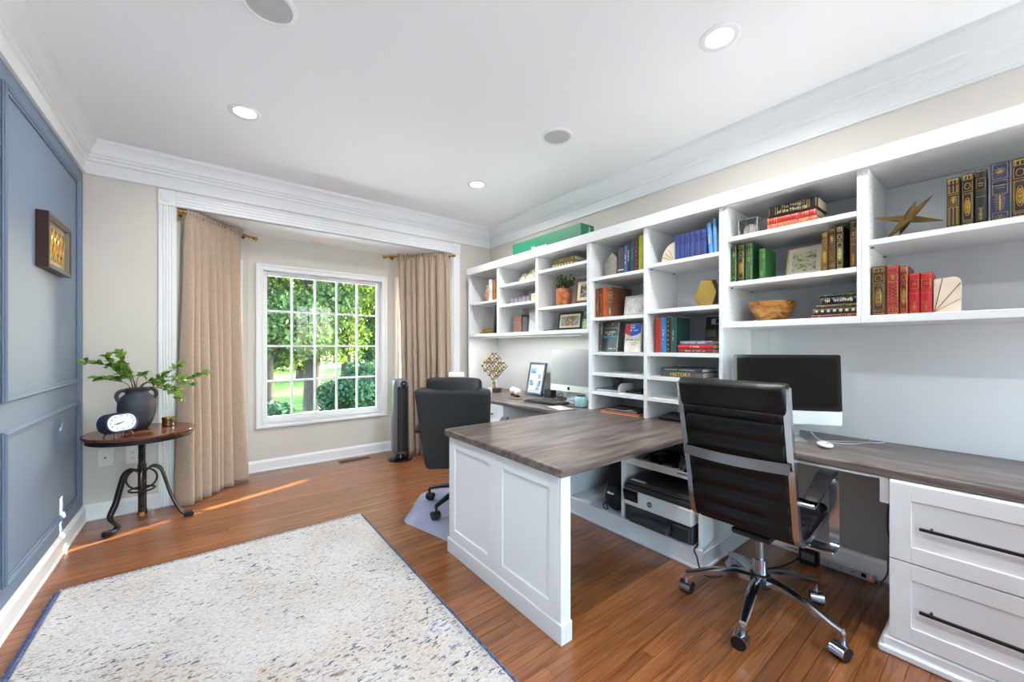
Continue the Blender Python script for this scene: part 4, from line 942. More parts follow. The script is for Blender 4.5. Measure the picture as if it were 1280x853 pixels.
wh_ink = mat('ink_white', (236,236,234), .6); yl_ink = mat('ink_yellow', (226,190,66), .5); cream_ink = mat('ink_cream', (222,202,150), .5); red_ink = mat('ink_red', (190,36,36), .5); cy_ink = mat('ink_cyan', (58,150,176), .5); blk_ink = mat('ink_black', (24,24,26), .6); blu_ink = mat('ink_blue', (34,84,190), .5); grn_ink = mat('ink_green', (60,140,90), .5); grey_ink = mat('ink_grey', (120,120,122), .6)

# --- end bookcase, upper shelf
Z1 = 1.716
book('black and gold leather book nearest the brass star', (28,26,24), .167,.129, Z1, .208, 'ornate')
book('black leather book with brown gilt panel second from the brass star', (30,28,30), .127,.093, Z1, .213, 'medal')
book('slim black leather book with gilt columns beside the navy volume', (24,22,22), .091,.060, Z1, .217, 'title')
book('thick navy leather book with gilt sunburst on its spine', (24,44,80), .052,.004, Z1, .228, 'sun')
book('dark brown leather book with gilt panels beside the navy volume', (38,28,24), .001,-.040, Z1, .227, 'medal')
book('dark green leather book with gilt bands behind the brown one', (26,44,34), -.042,-.080, Z1, .22, 'bands')
# --- end bookcase, lower shelf
Z0 = 1.3725
book('olive brown leather book with gilt medallion beside red volumes', (74,54,26), .400,.350, Z0, .225, 'medal')
book('coral red leather book with gilt lattice spine', (158,40,42), .348,.308, Z0, .221, 'lattice')
book('deep crimson leather book with narrow gilt frame', (132,24,36), .306,.279, Z0, .213, 'medal')
book('bright red leather book with gilt title beside crimson one', (176,20,30), .277,.244, Z0, .176, 'title', dp=.13)
book('bright red leather book with gilt flourish beside stone bookend', (178,18,28), .242,.208, Z0, .174, 'title', dp=.13, seed=77)
# --- middle bookcase
ZM1, ZM2 = 1.862, 1.602
st = 'stacked leather books on the top middle shelf'
book('salmon leather book at the bottom of the top-shelf stack', (188,84,62), .826,.606, ZM1, .036, 'lattice', lying=True, x=2.425, dp=.16, decm=mat('gilt_salmon',(226,160,110),.4,.5))
book('red-orange leather book in the middle of the top-shelf stack', (178,52,38), .826,.608, ZM1+.037, .034, 'bands', lying=True, x=2.425, dp=.16, decm=mat('gilt_salmon',(226,160,110),.4,.5))
book('thick black book with cream title on top of the salmon stack', (38,30,28), .820,.600, ZM1+.072, .056, 'bands', lying=True, x=2.418, dp=.17, title='The Wings\nof the Morning', tcol=cream_ink, tsize=.022, decm=gold)
book('dark green leather book with gilt diagonal lines', (22,62,40), 1.0145,.981, ZM2, .215, 'lattice', decm=mat('gilt_green',(160,166,90),.4,.5))
book('dark green leather book with gilt medallion', (18,50,34), .977,.940, ZM2, .215, 'medal')
book('mid green leather book with gilt scrolls', (32,84,50), .937,.898, ZM2, .217, 'ornate', decm=mat('gilt_green',(160,166,90),.4,.5), dp=.18)
book('short bright green leather book beside the gold photo frame', (46,104,48), .866,.836, ZM2, .170, 'title', dp=.16, decm=mat('gilt_green',(160,166,90),.4,.5))
book('slim tan and brown leather book beside the gold photo frame', (112,74,36), .585,.560, ZM2, .196, 'medal')
book('brown leather book with crowded gilt lines', (70,50,30), .558,.529, ZM2, .206, 'lattice')
book('nearly black leather book with ivory-gold loops', (32,24,22), .527,.500, ZM2, .212, 'medal', decm=mat('gilt_pale',(214,196,140),.4,.5), dp=.18)
book('bronze leather book with long gilt frame against the side panel', (92,64,32), .476,.4505, ZM2, .226, 'title')
book('maroon leather book at the bottom of the low stack', (96,26,30), .628,.4455, Z0, .018, 'bands', lying=True, dp=.18)
book('black leather book with gilt discs in the low stack', (28,22,20), .622,.4455, Z0+.0185, .030, 'dots', lying=True, dp=.18, decm=mat('gilt_pale',(214,196,140),.4,.5))
book('olive brown leather book in the middle of the low stack', (84,70,44), .608,.4455, Z0+.049, .017, 'bands', lying=True, dp=.18)
book('black leather book with silver spine lettering in the low stack', (26,22,26), .590,.4455, Z0+.0665, .034, 'bands', lying=True, dp=.17, title='~9', tcol=wh_ink, tsize=.02)
book('thin dark green book on top of the low stack', (44,56,48), .598,.4455, Z0+.101, .016, 'bands', lying=True, dp=.18, decm=mat('gilt_green',(160,166,90),.4,.5))
# --- tower bookcase, right column
ZR1, ZR2, ZR3, ZR4 = 1.792, 1.480, 1.190, 1.030
for k, (a, b_) in enumerate(((1.362,1.331),(1.330,1.299),(1.298,1.264),(1.263,1.231),(1.230,1.195),(1.194,1.158))):
    book('matching royal blue cloth volume beside the cream fan bookend', (52,70,138), a, b_, ZR1, .166, 'title', group='royal blue volumes on the tower shelf', decm=mat('stamp_violet',(104,90,130),.5,.2), seed=21)
book('sky blue paperback leaning on the royal blue volumes', (92,142,196), 1.142,1.116, ZR1, .195, 'plain', lean=-.075, dp=.15, title='~7', tcol=wh_ink)
book('light blue book leaning beside the sky blue paperback', (104,166,214), 1.112,1.092, ZR1, .215, 'plain', lean=-.035, dp=.15)
book('navy book with white spine letters against the tower side', (34,44,70), 1.086,1.064, ZR1, .220, 'plain', dp=.15, title='~10', tcol=wh_ink, tsize=.012)
book('narrow blue book beside the gold polygon', (50,80,150), 1.088,1.064, ZR2, .205, 'plain', dp=.16, title='~9', tcol=wh_ink, tsize=.012)
book('red hardcover standing beside the blue hardcover', (186,48,38), 1.500,1.462, ZR3, .232, 'plain', dp=.16, title='~9', tcol=mat('ink_dark_red',(120,24,20),.5), tsize=.016, lean=.0)
book('bright blue hardcover between red and black ones', (48,130,190), 1.461,1.424, ZR3, .236, 'plain', dp=.16, title='~8', tcol=wh_ink, tsize=.014)
book('black hardcover with brown picture strip on its spine', (30,26,26), 1.423,1.391, ZR3, .230, 'dots', dp=.16, decm=mat('ink_brown',(150,104,74),.6))
book('dark green cloth hardcover with small emblem', (44,82,78), 1.390,1.352, ZR3, .232, 'plain', dp=.175, title='~9', tcol=cream_ink, tsize=.014)
book('dark red hardcover at the bottom of the three-book stack', (118,46,52), 1.335,1.118, ZR3, .026, 'plain', lying=True, dp=.15, title='~16', tcol=cream_ink, tsize=.013)
book('bright red hardcover in the middle of the three-book stack', (196,28,44), 1.340,1.114, ZR3+.0265, .025, 'plain', lying=True, dp=.15, title='A  NOVEL', tcol=wh_ink, tsize=.014)
book('lilac grey hardcover on top of the three-book stack', (120,112,134), 1.325,1.122, ZR3+.052, .024, 'plain', lying=True, dp=.15, title='~18', tcol=wh_ink, tsize=.013)
book('hardcover with yellow HISTORY lettering on its spine', (86,84,80), 1.466,1.180, ZR4, .036, 'plain', lying=True, dp=.22, title='HISTORY', tcol=yl_ink, tsize=.034, pages=mat('page_grey',(200,204,196),.8))
book('slate blue hardcover lying on the history book', (60,70,92), 1.462,1.184, ZR4+.0365, .024, 'plain', lying=True, dp=.21, title='~26', tcol=cream_ink, tsize=.013)
# --- tower bookcase, left column
ZL1, ZL2, ZL3, ZL5 = 1.768, 1.456, 1.190, .884
t = book('charcoal book with a white strip beside the silver bookend', (72,70,70), 1.812,1.760, ZL1, .198, 'plain', dp=.17, lean=0)
MB().box(-.003,.0005,-.025,.025,.028,.034).build('white_strip', wh_ink, t, smooth=0)
book('thin blue and white paperback beside the charcoal book', (70,104,160), 1.757,1.731, ZL1, .205, 'plain', title='~9', tcol=wh_ink, tsize=.014)
book('black paperback with white spine title', (40,42,46), 1.729,1.706, ZL1, .234, 'plain', title='~11', tcol=wh_ink, tsize=.013)
book('teal and black paperback with cyan title', (44,66,84), 1.704,1.669, ZL1, .233, 'plain', title='~8', tcol=cy_ink, tsize=.018)
book('black paperback with red and green spine blocks', (52,44,44), 1.667,1.637, ZL1, .226, 'dots', decm=red_ink)
book('yellow-green paperback near the column divider', (196,196,40), 1.635,1.598, ZL1, .248, 'plain', rough=.4)
book('thin white paperback against the column divider', (226,226,222), 1.597,1.572, ZL1, .243, 'plain')
book('dark chestnut leather book against the tower side', (120,52,28), 2.024,1.992, ZL2, .230, 'medal', decm=mat('gilt_copper',(196,130,70),.4,.6))
book('chestnut leather book beside the orange one', (112,48,30), 1.990,1.957, ZL2, .231, 'lattice', decm=mat('gilt_copper',(196,130,70),.4,.6))
book('glossy orange leather book between chestnut volumes', (196,86,34), 1.955,1.906, ZL2, .228, 'bands', decm=mat('gilt_copper',(196,130,70),.4,.6))
book('wide brown leather book with pale spine beside silver photo', (112,64,44), 1.903,1.862, ZL2, .226, 'title', dp=.24, decm=mat('gilt_pale',(214,196,140),.4,.5))
book('grey-brown paperback leaning behind the dark poster book', (98,86,76), 2.018,1.990, ZL3, .228, 'bands', lean=.055, x=2.45, dp=.15, decm=cream_ink)
# dark cover facing out, leaning against the books
def facing(name, label, cat, y, x, zs, w, h, d, c, tilt, yaw=0., roll=0.):
    t = thing(name, label, cat, (x, y, zs+.0006+d*math.sin(tilt)), 0); t.rotation_euler = (roll, 0, yaw); T = Matrix.Rotation(tilt, 4, 'Y')
    m = MB(T).box(0,.003,-w/2,w/2,0,h,.0005); m.box(d-.003,d,-w/2,w/2,0,h,.0005); m.box(0,d,w/2-.002,w/2,0,h,.0005)
    co = m.build('cover', cov(c, .3), t, smooth=0); MB(T).box(.003,d-.003,-w/2+.004,w/2-.002,.003,h-.003).build('page_block', paper, t, smooth=0)
    return t, co, T
tl = .14
t, co, T = facing('book', 'dark paperback facing outwards with teal stripes and white lettering', 'book', 1.905, 2.43, ZL3, .150, .232, .018, (42,44,48), tl, math.radians(-8))
for z0, z1, m_ in ((.178,.186,grn_ink),(.108,.120,cy_ink)): MB(T).box(-.0006,.0004,-.070,.074,z0,z1).build('stripe', m_, co, smooth=0)
F0 = lambda y, z: T @ face_mx(-.0008, y, z)
for s, sz, y, z, m_ in (('~3',.014,-.02,.214,wh_ink),('~8',.018,-.01,.200,red_ink),('~9',.020,.0,.150,wh_ink),('~6',.016,0,.132,wh_ink),('~8',.014,-.03,.022,wh_ink)): put(s, sz, m_, co, F0(y,z), 'lettering')
t, co, T = facing('book', 'white paperback facing outwards with red and blue shield cover', 'book', 1.697, 2.43, ZL3, .135, .205, .016, (226,220,206), .10)
MB(T).prism([(.066,.203),(.022,.203),(.022,.118),(.050,.128),(.066,.138)], 'x', -.0006, .0004).build('red_block', red_ink, co, smooth=0)
MB(T).prism([(.020,.203),(-.066,.203),(-.066,.140),(-.03,.122),(.020,.115)], 'x', -.0006, .0004).build('blue_block', blu_ink, co, smooth=0)
for s, sz, y, z, m_ in (('~4',.014,.0,.192,wh_ink),('~4',.014,.0,.176,wh_ink),('~7',.016,-.01,.158,wh_ink),('~4',.017,.042,.088,red_ink),('~7',.017,-.018,.088,blk_ink),('~9',.010,-.01,.066,grey_ink),('~6',.010,-.01,.052,grey_ink)): put(s, sz, m_, co, T @ face_mx(-.0008,y,z), 'lettering')
# --- hutch
H1 = {1:1.725, 2:1.660, 3:1.585}
book('white hardcover with dark blue edge in the corner bay', (222,222,222), 3.512,3.452, 1.725, .232, 'plain', x=2.42)
book('tan illustrated paperback against the bay divider', (172,120,60), 3.440,3.396, 1.725, .222, 'dots', decm=mat('ink_brown',(150,104,74),.6))
book('brass-coloured book with round medallions under the other', (120,100,48), 2.520,2.262, 1.920, .040, 'dots', lying=True, x=2.425, dp=.16, decm=mat('gilt_pale',(214,196,140),.4,.5))
book('olive gold book lying on the medallion book', (128,112,44), 2.500,2.262, 1.9605, .038, 'medal', lying=True, x=2.43, dp=.16, decm=mat('gilt_pale',(214,196,140),.4,.5))

# ------------------------------------------------------------------ picture frames
def photo_mat(name, stops, scale, st=(1,1,1)): return ramp_mat(name, stops, scale, st, .35, detail=6, distort=.8)
def pframe(label, y, x, zs, w, h, bar, fcol, matc, pic, tilt=.16, yaw=0., thick=.014, mw=.02, name='photo_frame', cat='photo frame', fm=None):
    t = thing(name, label, cat, (x, y, zs+.0008+(thick+.002)*math.sin(tilt)), yaw); T = Matrix.Rotation(tilt, 4, 'Y') ; m = MB(T)
    for a, b_, c, e in ((-w/2,-w/2+bar,0,h),(w/2-bar,w/2,0,h),(-w/2+bar,w/2-bar,h-bar,h),(-w/2+bar,w/2-bar,0,bar)): m.box(0,thick,a,b_,c,e,.002)
    m.build('frame', fm or mat('frame_%d_%d_%d' % fcol, fcol, .35, noise=.15, nscale=10), t, smooth=0)
    mo = MB(T).box(.005,thick-.001,-w/2+bar,w/2-bar,bar,h-bar).build('mat_board', mat('board_%d_%d_%d' % matc, matc, .7), t, smooth=0)
    po = MB(T).box(.0042,.0052,-w/2+bar+mw,w/2-bar-mw,bar+mw,h-bar-mw).build('photo', pic, mo, smooth=0)
    s = MB(); L = h*.72*math.cos(tilt); bx = thick+h*.72*math.sin(tilt); s.box(0,.003,-w*.12,w*.12,0,h*.6)
    MB(T).box(thick,thick+.002,-w*.4,w*.4,h*.05,h*.95).build('backing', blackp, t, smooth=0)
    MB().tube([(thick+h*.62*math.sin(tilt),0,h*.62*math.cos(tilt)),(thick+h*.62*math.sin(tilt)+.055,0,.0035-thick*math.sin(tilt))], 0, flat=(w*.2,.003,(1,0,0))).build('easel_leg', blackp, t, smooth=0)
    return t, mo, T
people = photo_mat('photo_people', ((.3,(60,70,50)),(.42,(150,150,110)),(.5,(190,184,150)),(.58,(70,80,60)),(.7,(210,200,190))), 14, (1,1,1.6))
team = photo_mat('photo_team', ((.34,(70,92,60)),(.46,(120,140,92)),(.5,(150,40,44)),(.55,(196,170,150)),(.66,(90,130,150))), 16, (1,1,1))
wed = photo_mat('photo_silver', ((.32,(120,120,118)),(.46,(190,188,184)),(.6,(232,228,220)),(.75,(150,150,150))), 9)
dark = photo_mat('photo_portrait', ((.35,(24,24,26)),(.5,(60,56,54)),(.56,(180,150,130)),(.62,(40,40,44)),(.8,(110,116,118))), 13)
pframe('gold-rimmed photo of people outdoors between green and brown books', .686, 2.50, ZM2, .165, .168, .007, (170,140,90), (196,186,168), people, .18, math.radians(-6), mw=.022)
pframe('brushed silver photo frame beside the brown leather books', 1.690, 2.46, ZL2, .200, .150, .014, (176,172,168), (206,202,196), wed, .14, 0, mw=.008)
pframe('brown wooden frame with cream mat beside the potted plant', 2.175, 2.45, 1.585, .190, .215, .026, (84,44,28), (222,208,176), dark, .16, math.radians(14), mw=.028)
pframe('black photo frame with a team picture on the lowest hutch shelf', 2.335, 2.44, 1.3725, .255, .155, .019, (20,20,22), (206,196,172), team, .16, math.radians(6), mw=.016)
pframe('small dark green card frame beside the team picture', 2.150, 2.435, 1.3725, .080, .095, .008, (24,70,56), (180,200,160), photo_mat('photo_green', ((.35,(40,110,80)),(.55,(190,210,150)),(.7,(60,120,100))), 18), .12, 0, mw=.004)
pframe('white speckled card leaning by the bay divider', 2.785, 2.44, 1.3725, .110, .190, .006, (214,214,216), (226,226,228), photo_mat('photo_marble', ((.4,(200,200,206)),(.6,(232,232,234)),(.7,(190,192,198))), 10), .22, math.radians(30), mw=.003)
pframe('slim dark frame standing edge-on in the corner bay', 3.405, 2.47, 1.3725, .16, .30, .012, (36,38,42), (90,94,98), dark, .10, math.radians(-80), mw=.01)
# collage award frame on the far worktop
t, mo, T = pframe('large dark grey frame with a pale collage leaning by the wall', 2.985, 2.600, ZT, .265, .335, .022, (58,64,74), (206,214,228), mat('collage_ground', (218,224,236), .5), .20, math.radians(-4), mw=.012, thick=.02)
colm = [photo_mat('collage_sky', ((.35,(60,90,140)),(.5,(130,170,210)),(.7,(220,228,236))), 10, (1,1,3)), mat('collage_white', (236,240,244), .5), photo_mat('collage_grey', ((.4,(110,116,128)),(.6,(170,176,186))), 30), photo_mat('collage_dark', ((.4,(60,66,84)),(.6,(190,196,206))), 24)]
for y, z, w, h, k in ((.052,.250,.085,.055,0),(-.052,.262,.080,.040,1),(.052,.185,.06,.035,1),(-.055,.195,.050,.050,2),(.06,.125,.07,.055,3),(0,.105,.05,.07,1),(-.058,.122,.055,.060,3),(.055,.07,.07,.04,1),(-.05,.07,.06,.035,2)):
    MB(T).box(.0034,.0041,y-w/2,y+w/2,z-h/2,z+h/2).build('collage_picture', colm[k], mo, smooth=0)
# box with cards behind the three-book stack
t = thing('card_display', 'dark brown display board with three small cards behind red books', 'display', (2.585,1.165,ZR3+.0045)); T = Matrix.Rotation(.17, 4, 'Y')
bd = MB(T).box(0,.016,-.088,.088,0,.235,.002).build('board', mat('board_brown', (66,38,30), .5, noise=.15), t, smooth=0)
MB(T).box(-.0012,.0004,-.048,.052,.185,.222).build('silver_card', mat('card_silver', (190,192,196), .35), bd, smooth=0); MB(T).box(-.002,-.0011,-.018,.024,.188,.219).build('dark_patch', mat('card_dark', (40,24,28), .5), bd, smooth=0)
MB(T).box(-.0012,.0004,.018,.080,.105,.150).build('green_card', mat('card_green', (96,112,80), .6), bd, smooth=0); MB(T).box(-.0012,.0004,-.078,-.010,.110,.155).build('cream_card', mat('card_cream', (204,192,150), .6), bd, smooth=0)
MB().tube([(.035,0,.16),(.115,0,.002)], 0, flat=(.03,.003,(1,0,0))).build('strut', blackp, t, smooth=0)

# ------------------------------------------------------------------ ornaments
# brass three-bar star
s = thing('brass_star', 'antique brass six-pointed jack sculpture on the upper shelf', 'sculpture', (2.49,.290,Z1+.0006))
C = Vector((0,0,.066))
def spike(d, L, w):
    d = Vector(d).normalized(); a = d.orthogonal().normalized(); b_ = d.cross(a)
    rings = [[tuple(C+d*l+a*x*k+b_*y*k) for x, y in ((w,0),(0,w),(-w,0),(0,-w))] for l, k in ((-L,.06),(-L*.35,.85),(0,1),(L*.35,.85),(L,.06))]
    return MB().loft(rings)
for d, L in (((.15,-.62,.72),.118),((-.10,.93,.26),.115),((.75,.35,-.52),.098)):
    m = spike(d, L, .0185); m.build('bar', abrass, s, smooth=20)
mn = min((o.matrix_local @ v.co).z for o in s.children for v in o.data.vertices)
for o in s.children: o.location.z -= mn
# stone fan bookends with brass lines
ston = ramp_mat('travertine', ((.3,(206,188,168)),(.6,(224,210,192)),(.8,(232,222,208))), 6, rough=.4)
def fan_end(label, y, x, zs, w, h, flip, square=False):
    t = thing('fan_bookend', label, 'bookend', (x, y, zs+.0006)); n = 10
    if square: poly = [(w/2,0)]+[(w/2, h*.97)]+[(-w/2+.02+.02*math.cos(a), h-.02+.02*math.sin(a)) for a in [PI/2+PI/2*k/5 for k in range(6)]]+[(-w/2,0)]
    else: poly = [(-w/2,0),(-w/2,h)]+[(-w/2+w*math.sin(PI/2*k/n), h*math.cos(PI/2*k/n)*.98+.02*h*0) for k in range(1,n+1)]
    MB().prism(poly, 'x', -.022, .022).build('stone', ston, t, smooth=25)
    m = MB(); o = (w/2 if square else -w/2)
    for a in ((62,42,25) if not square else (80,58,36)):
        c, s_ = math.cos(math.radians(a)), math.sin(math.radians(a)); L = min(w/max(c,.01), h/max(s_,.01))*.98 if square else min(w,h)*.96
        m.tube([(-.0225,o+(-1 if square else 1)*.002,.004),(-.0225,o+(-1 if square else 1)*c*L,s_*L)], .0014, 6)
    m.build('brass_inlay', brass, t); return t
fan_end('cream stone bookend with three brass lines beside red books', .166, 2.455, Z0, .076, .147, 1, True)
fan_end('cream quarter-round stone bookend beside royal blue volumes', 1.416, 2.455, ZR1, .096, .130, 1)
# silver pentagon bookend
t = thing('house_bookend', 'silver-grey faceted house-shaped bookend on the tower shelf', 'bookend', (2.475,1.895,ZL1+.0006), math.radians(-14))
MB().prism([(-.075,0),(-.075,.135),(-.02,.183),(.075,.115),(.060,0)], 'x', -.03, .03).build('block', mat('pewter', (150,146,138), .4, .5, noise=.12, nscale=6, stretch=(1,1,6)), t, smooth=0)
# gold polyhedron
t = thing('gold_polyhedron', 'faceted gold polygon ornament beside the narrow blue book', 'ornament', (2.50,1.185,ZR2+.0006), math.radians(12))
pb = MB(); hexa = [(.085,.062),(.050,.0),(-.050,.0),(-.082,.09),(-.045,.172),(.035,.178)]
rings = [[(-.045,y*.72,.012+z*.86) for y, z in hexa],[(0,y,z) for y, z in hexa],[(.045,y*.72,.012+z*.86) for y, z in hexa]]
pb.loft(rings).build('body', mat('polished_gold', (214,178,92), .34, .85, noise=.2, nscale=5), t, smooth=0)
# baseball in acrylic cube
t = thing('baseball_cube', 'baseball inside a clear acrylic cube on the top middle shelf', 'display case', (2.475,.925,ZM1+.0006))
acr = glass_pane
ball = mat('baseball_leather', (236,226,214), .6); stitch = mat('stitch_red', (190,52,46), .6)
def baseball(t, c, r, seed):
    o = MB().ball(c, r, 24, 16).build('ball', ball, t, smooth=60); q = random.Random(seed); R_ = Euler((q.uniform(0,3),q.uniform(0,3),q.uniform(0,3))).to_matrix()
    pts = []
    for k in range(60):
        a = 2*PI*k/60; p = Vector((math.cos(a)+.42*math.cos(3*a), math.sin(a)-.42*math.sin(3*a), 1.05*math.sin(2*a))).normalized()*(r+.0002); pts.append(tuple(Vector(c)+R_ @ p))
    MB().tube(pts, .0013, 5, True).build('stitching', stitch, o)
m = MB(); w = .048
cv_ = [(x_, y_, z_) for z_ in (0,.096) for x_, y_ in ((-w,-w),(w,-w),(w,w),(-w,w))]; m.add(cv_, [(0,1,5,4),(1,2,6,5),(2,3,7,6),(3,0,4,7),(4,5,6,7)])
m.build('acrylic_box', acr, t, smooth=0); m = MB()
for p_, q_ in ((0,1),(1,2),(2,3),(3,0),(4,5),(5,6),(6,7),(7,4),(0,4),(1,5),(2,6),(3,7)): m.cyl([c_+(.0015 if i_ == 2 and c_ == 0 else 0) for i_, c_ in enumerate(cv_[p_])], [c_+(.0015 if i_ == 2 and c_ == 0 else 0) for i_, c_ in enumerate(cv_[q_])], .0012, n=6)
m.build('edges', mat('acrylic_edge', (222,226,228), .1), t); baseball(t, (0,0,.038), .037, 5)
# wooden bowl
t = thing('wooden_bowl', 'golden burl wood bowl on the lowest middle shelf', 'bowl', (2.545,.845,Z0+.0006))
MB().lathe([(.045,0),(.060,.003),(.088,.035),(.106,.075),(.113,.104),(.115,.112),(.108,.112),(.102,.095),(.085,.05),(.05,.016),(.001,.014)], 44, cap1=False).build('bowl', ramp_mat('burl_wood', ((.32,(92,54,20)),(.48,(178,118,52)),(.62,(204,148,78)),(.8,(140,86,36))), 14, (1,1,2), .35, detail=8, distort=1.5), t, smooth=60)
# hutch trinkets
t = thing('nesting_doll', 'red and cream painted doll figurine in the corner bay', 'figurine', (2.47,3.575,1.725+.0006))
MB().lathe([(.028,0),(.036,.01),(.044,.05),(.046,.085),(.040,.12),(.030,.140),(.026,.148)], 24).build('body', ramp_mat('doll_paint', ((.40,(150,36,34)),(.5,(206,184,140)),(.6,(172,60,44)),(.7,(222,206,170))), 26, rough=.3), t, smooth=60)
MB().ball((0,0,.172), .030, 16, 12, (1,1,1.05)).build('head', mat('doll_face', (222,196,150), .4), t); MB().ball((.004,0,.186), .029, 16, 10, (1,1,.8)).build('scarf', mat('doll_scarf', (150,26,34), .4), t)
t = thing('gold_figurine', 'small gilded reclining dragon figurine on the lowest corner shelf', 'figurine', (2.475,3.63,1.3725+.0006))
m = MB(); pts = [(0,.14,.012),(.01,.09,.016),(-.01,.04,.030),(.01,-.02,.040),(0,-.07,.050),(-.01,-.11,.042),(-.01,-.145,.026)]
m.tube([tuple(p) for p in smooth_path([Vector(p) for p in pts], 5)], [.006+.014*math.sin(PI*min(1,i/26)) for i in range(31)], 10)
for y, z in ((-.06,.03),(.02,.02),(-.10,.02),(.06,.012)):
    for sx in (-1,1): m.cyl((sx*.008,y,z),(sx*.026,y-.01,.0055),.006,.005,8)
m.ball((-.01,-.15,.026), .016, 10, 8, (1,1.4,1)); m.build('body', brass, t, smooth=60)
t = thing('coral_ornament', 'cream perforated coral-shaped ornament on the upper hutch shelf', 'ornament', (2.49,2.90,1.862+.0006))
cm_ = ramp_mat('coral_cream', ((.10,(40,34,28)),(.22,(70,60,48)),(.30,(216,206,178)),(.6,(228,220,196))), 55, rough=.6, kind='VORONOI')
m = MB()
for y, r, zz in ((.115,.040,.9),(.065,.052,1.0),(.0,.050,.95),(-.055,.058,1.05),(-.11,.062,1.1)): m.ball((0,y,r*zz*.92), r, 18, 12, (.8,1,zz*.92))
m.build('body', cm_, t, smooth=60)
cr = mat('crystal_violet', (190,178,196), .15, trans=.4)
for k in range(5):
    t = thing('crystal_votive', 'small pale violet glass votive standing in a row of five', 'candle holder', (2.47,3.135-k*.062,1.660+.0006), 0, 'violet glass votives in a row')
    MB().lathe([(.024,0),(.030,.010),(.028,.05),(.030,.064),(.025,.064),(.022,.05),(.022,.012),(.001,.01)], 8, cap1=False).build('cup', cr, t, smooth=0); MB().cyl((0,0,.0125),(0,0,.040),.019,n=12).build('wax', mat('wax_white', (232,226,222), .5), t)
t = thing('cream_box', 'small cream keepsake box beside the violet votives', 'box', (2.47,2.782,1.660+.0006)); MB().box(-.035,.035,-.04,.04,0,.055,.002).build('body', mat('box_cream', (214,202,172), .6), t, smooth=0); MB().box(-.037,.037,-.042,.042,.0552,.074,.002).build('lid', mat('box_cream', (214,202,172), .6), t, smooth=0)
t = thing('leather_box', 'reddish brown leather case standing on the lowest hutch shelf', 'box', (2.50,3.035,1.3725+.0006)); MB().box(-.06,.06,-.068,.068,0,.172,.004).build('case', cov((122,56,42)), t, smooth=0); MB().box(-.0615,-.055,-.066,.066,.118,.122).build('seam', blackp, t, smooth=0)
t = thing('grey_wood_box', 'dark grey curved box beside the leather case', 'box', (2.478,2.915,1.3725+.0006)); MB().loft([[(x,y,z) for x, y in rrect(0,0,.09,.085,.02,4)] for z in (0,.142)]).build('body', mat('grey_wood', (84,82,80), .6, noise=.2, nscale=12, stretch=(6,6,1)), t, smooth=30); MB().loft([[(x,y,z) for x, y in rrect(0,0,.092,.087,.021,4)] for z in (.1425,.150)]).build('lid', mat('grey_wood', (84,82,80), .6), t, smooth=30)
t = thing('fountain_pen', 'black pen lying on the lowest hutch shelf', 'pen', (2.43,2.57,1.3725+.0052), math.radians(12)); MB().cyl((0,-.055,0),(0,.05,0),.0045,n=12).cyl((0,.05,0),(0,.062,0),.0045,.001,12).build('barrel', blackg, t); MB().box(-.001,.001,-.05,-.012,.0046,.006).build('clip', chrome, t, smooth=0)
# potted plant on the hutch
t = thing('potted_plant', 'small leafy green plant in a copper-brown pot', 'plant', (2.505,2.455,1.585+.0006))
MB().lathe([(.062,0),(.068,.004),(.070,.155),(.066,.158),(.062,.155),(.060,.13),(.001,.13)], 28, cap1=False).build('pot', ramp_mat('copper_pot', ((.3,(128,62,24)),(.5,(186,104,54)),(.65,(214,138,84)),(.8,(150,78,34))), 20, (1,1,1), .4, 0., 6), t, smooth=40)
MB().cyl((0,0,.131),(0,0,.145),.0595,n=20).build('soil', mat('soil', (54,40,30), .95), t)
lv = bpy.data.materials.new('leaf_house'); lv.use_nodes = True; leaf_setup(lv, (56,84,40), (132,160,96), .3)
fo = MB(); stm = MB(); rr_ = random.Random(8)
for k in range(26):
    a = rr_.uniform(0,2*PI); sp = rr_.uniform(.01,.10)*(1.25 if math.sin(a) < -.3 else .9); hgt = rr_.uniform(.19,.29)-sp*.35
    tip = Vector((sp*math.cos(a)*.75, sp*math.sin(a)*1.15, hgt)); b0 = Vector((.02*math.cos(a),.02*math.sin(a),.14)); stm.tube([tuple(b0),tuple((b0+tip)/2+Vector((0,0,.02))),tuple(tip)], .0014, 5)
    for j in range(7):
        p = b0.lerp(tip, .35+.65*j/6)+Vector((0,0,.012)); dv = Vector((rr_.uniform(-1,1),rr_.uniform(-1,1),rr_.uniform(-.2,.9))).normalized(); q = dv.to_track_quat('X','Z'); VV, FF = leaf_mesh(None, .034, .022)
        fo.add([tuple(p+q @ Vector(v_)) for v_ in VV], FF)
stm.build('stems', bark, t); fo.build('foliage', lv, t, smooth=60, fix=False)
# green game box on top of the bookcase
grn = mat('box_green', (30,120,86), .5, noise=.04)
t = thing('long_green_box', 'long green cardboard box with white lettering on top of bookcase', 'box', (2.545,2.675,2.1165))
MB().box(-.085,.085,-.46,.46,.0,.150,.001).build('carton', grn, t, smooth=0)
text('Mayavue', .062, wh_ink, t, face_mx(-.0855,.07,.050), 'lettering', shear=.25); glyphs(5, .040, wh_ink, t, Matrix(((0,-1,0,.02),(0,0,-1,-.4605),(1,0,0,.075),(0,0,0,1))))
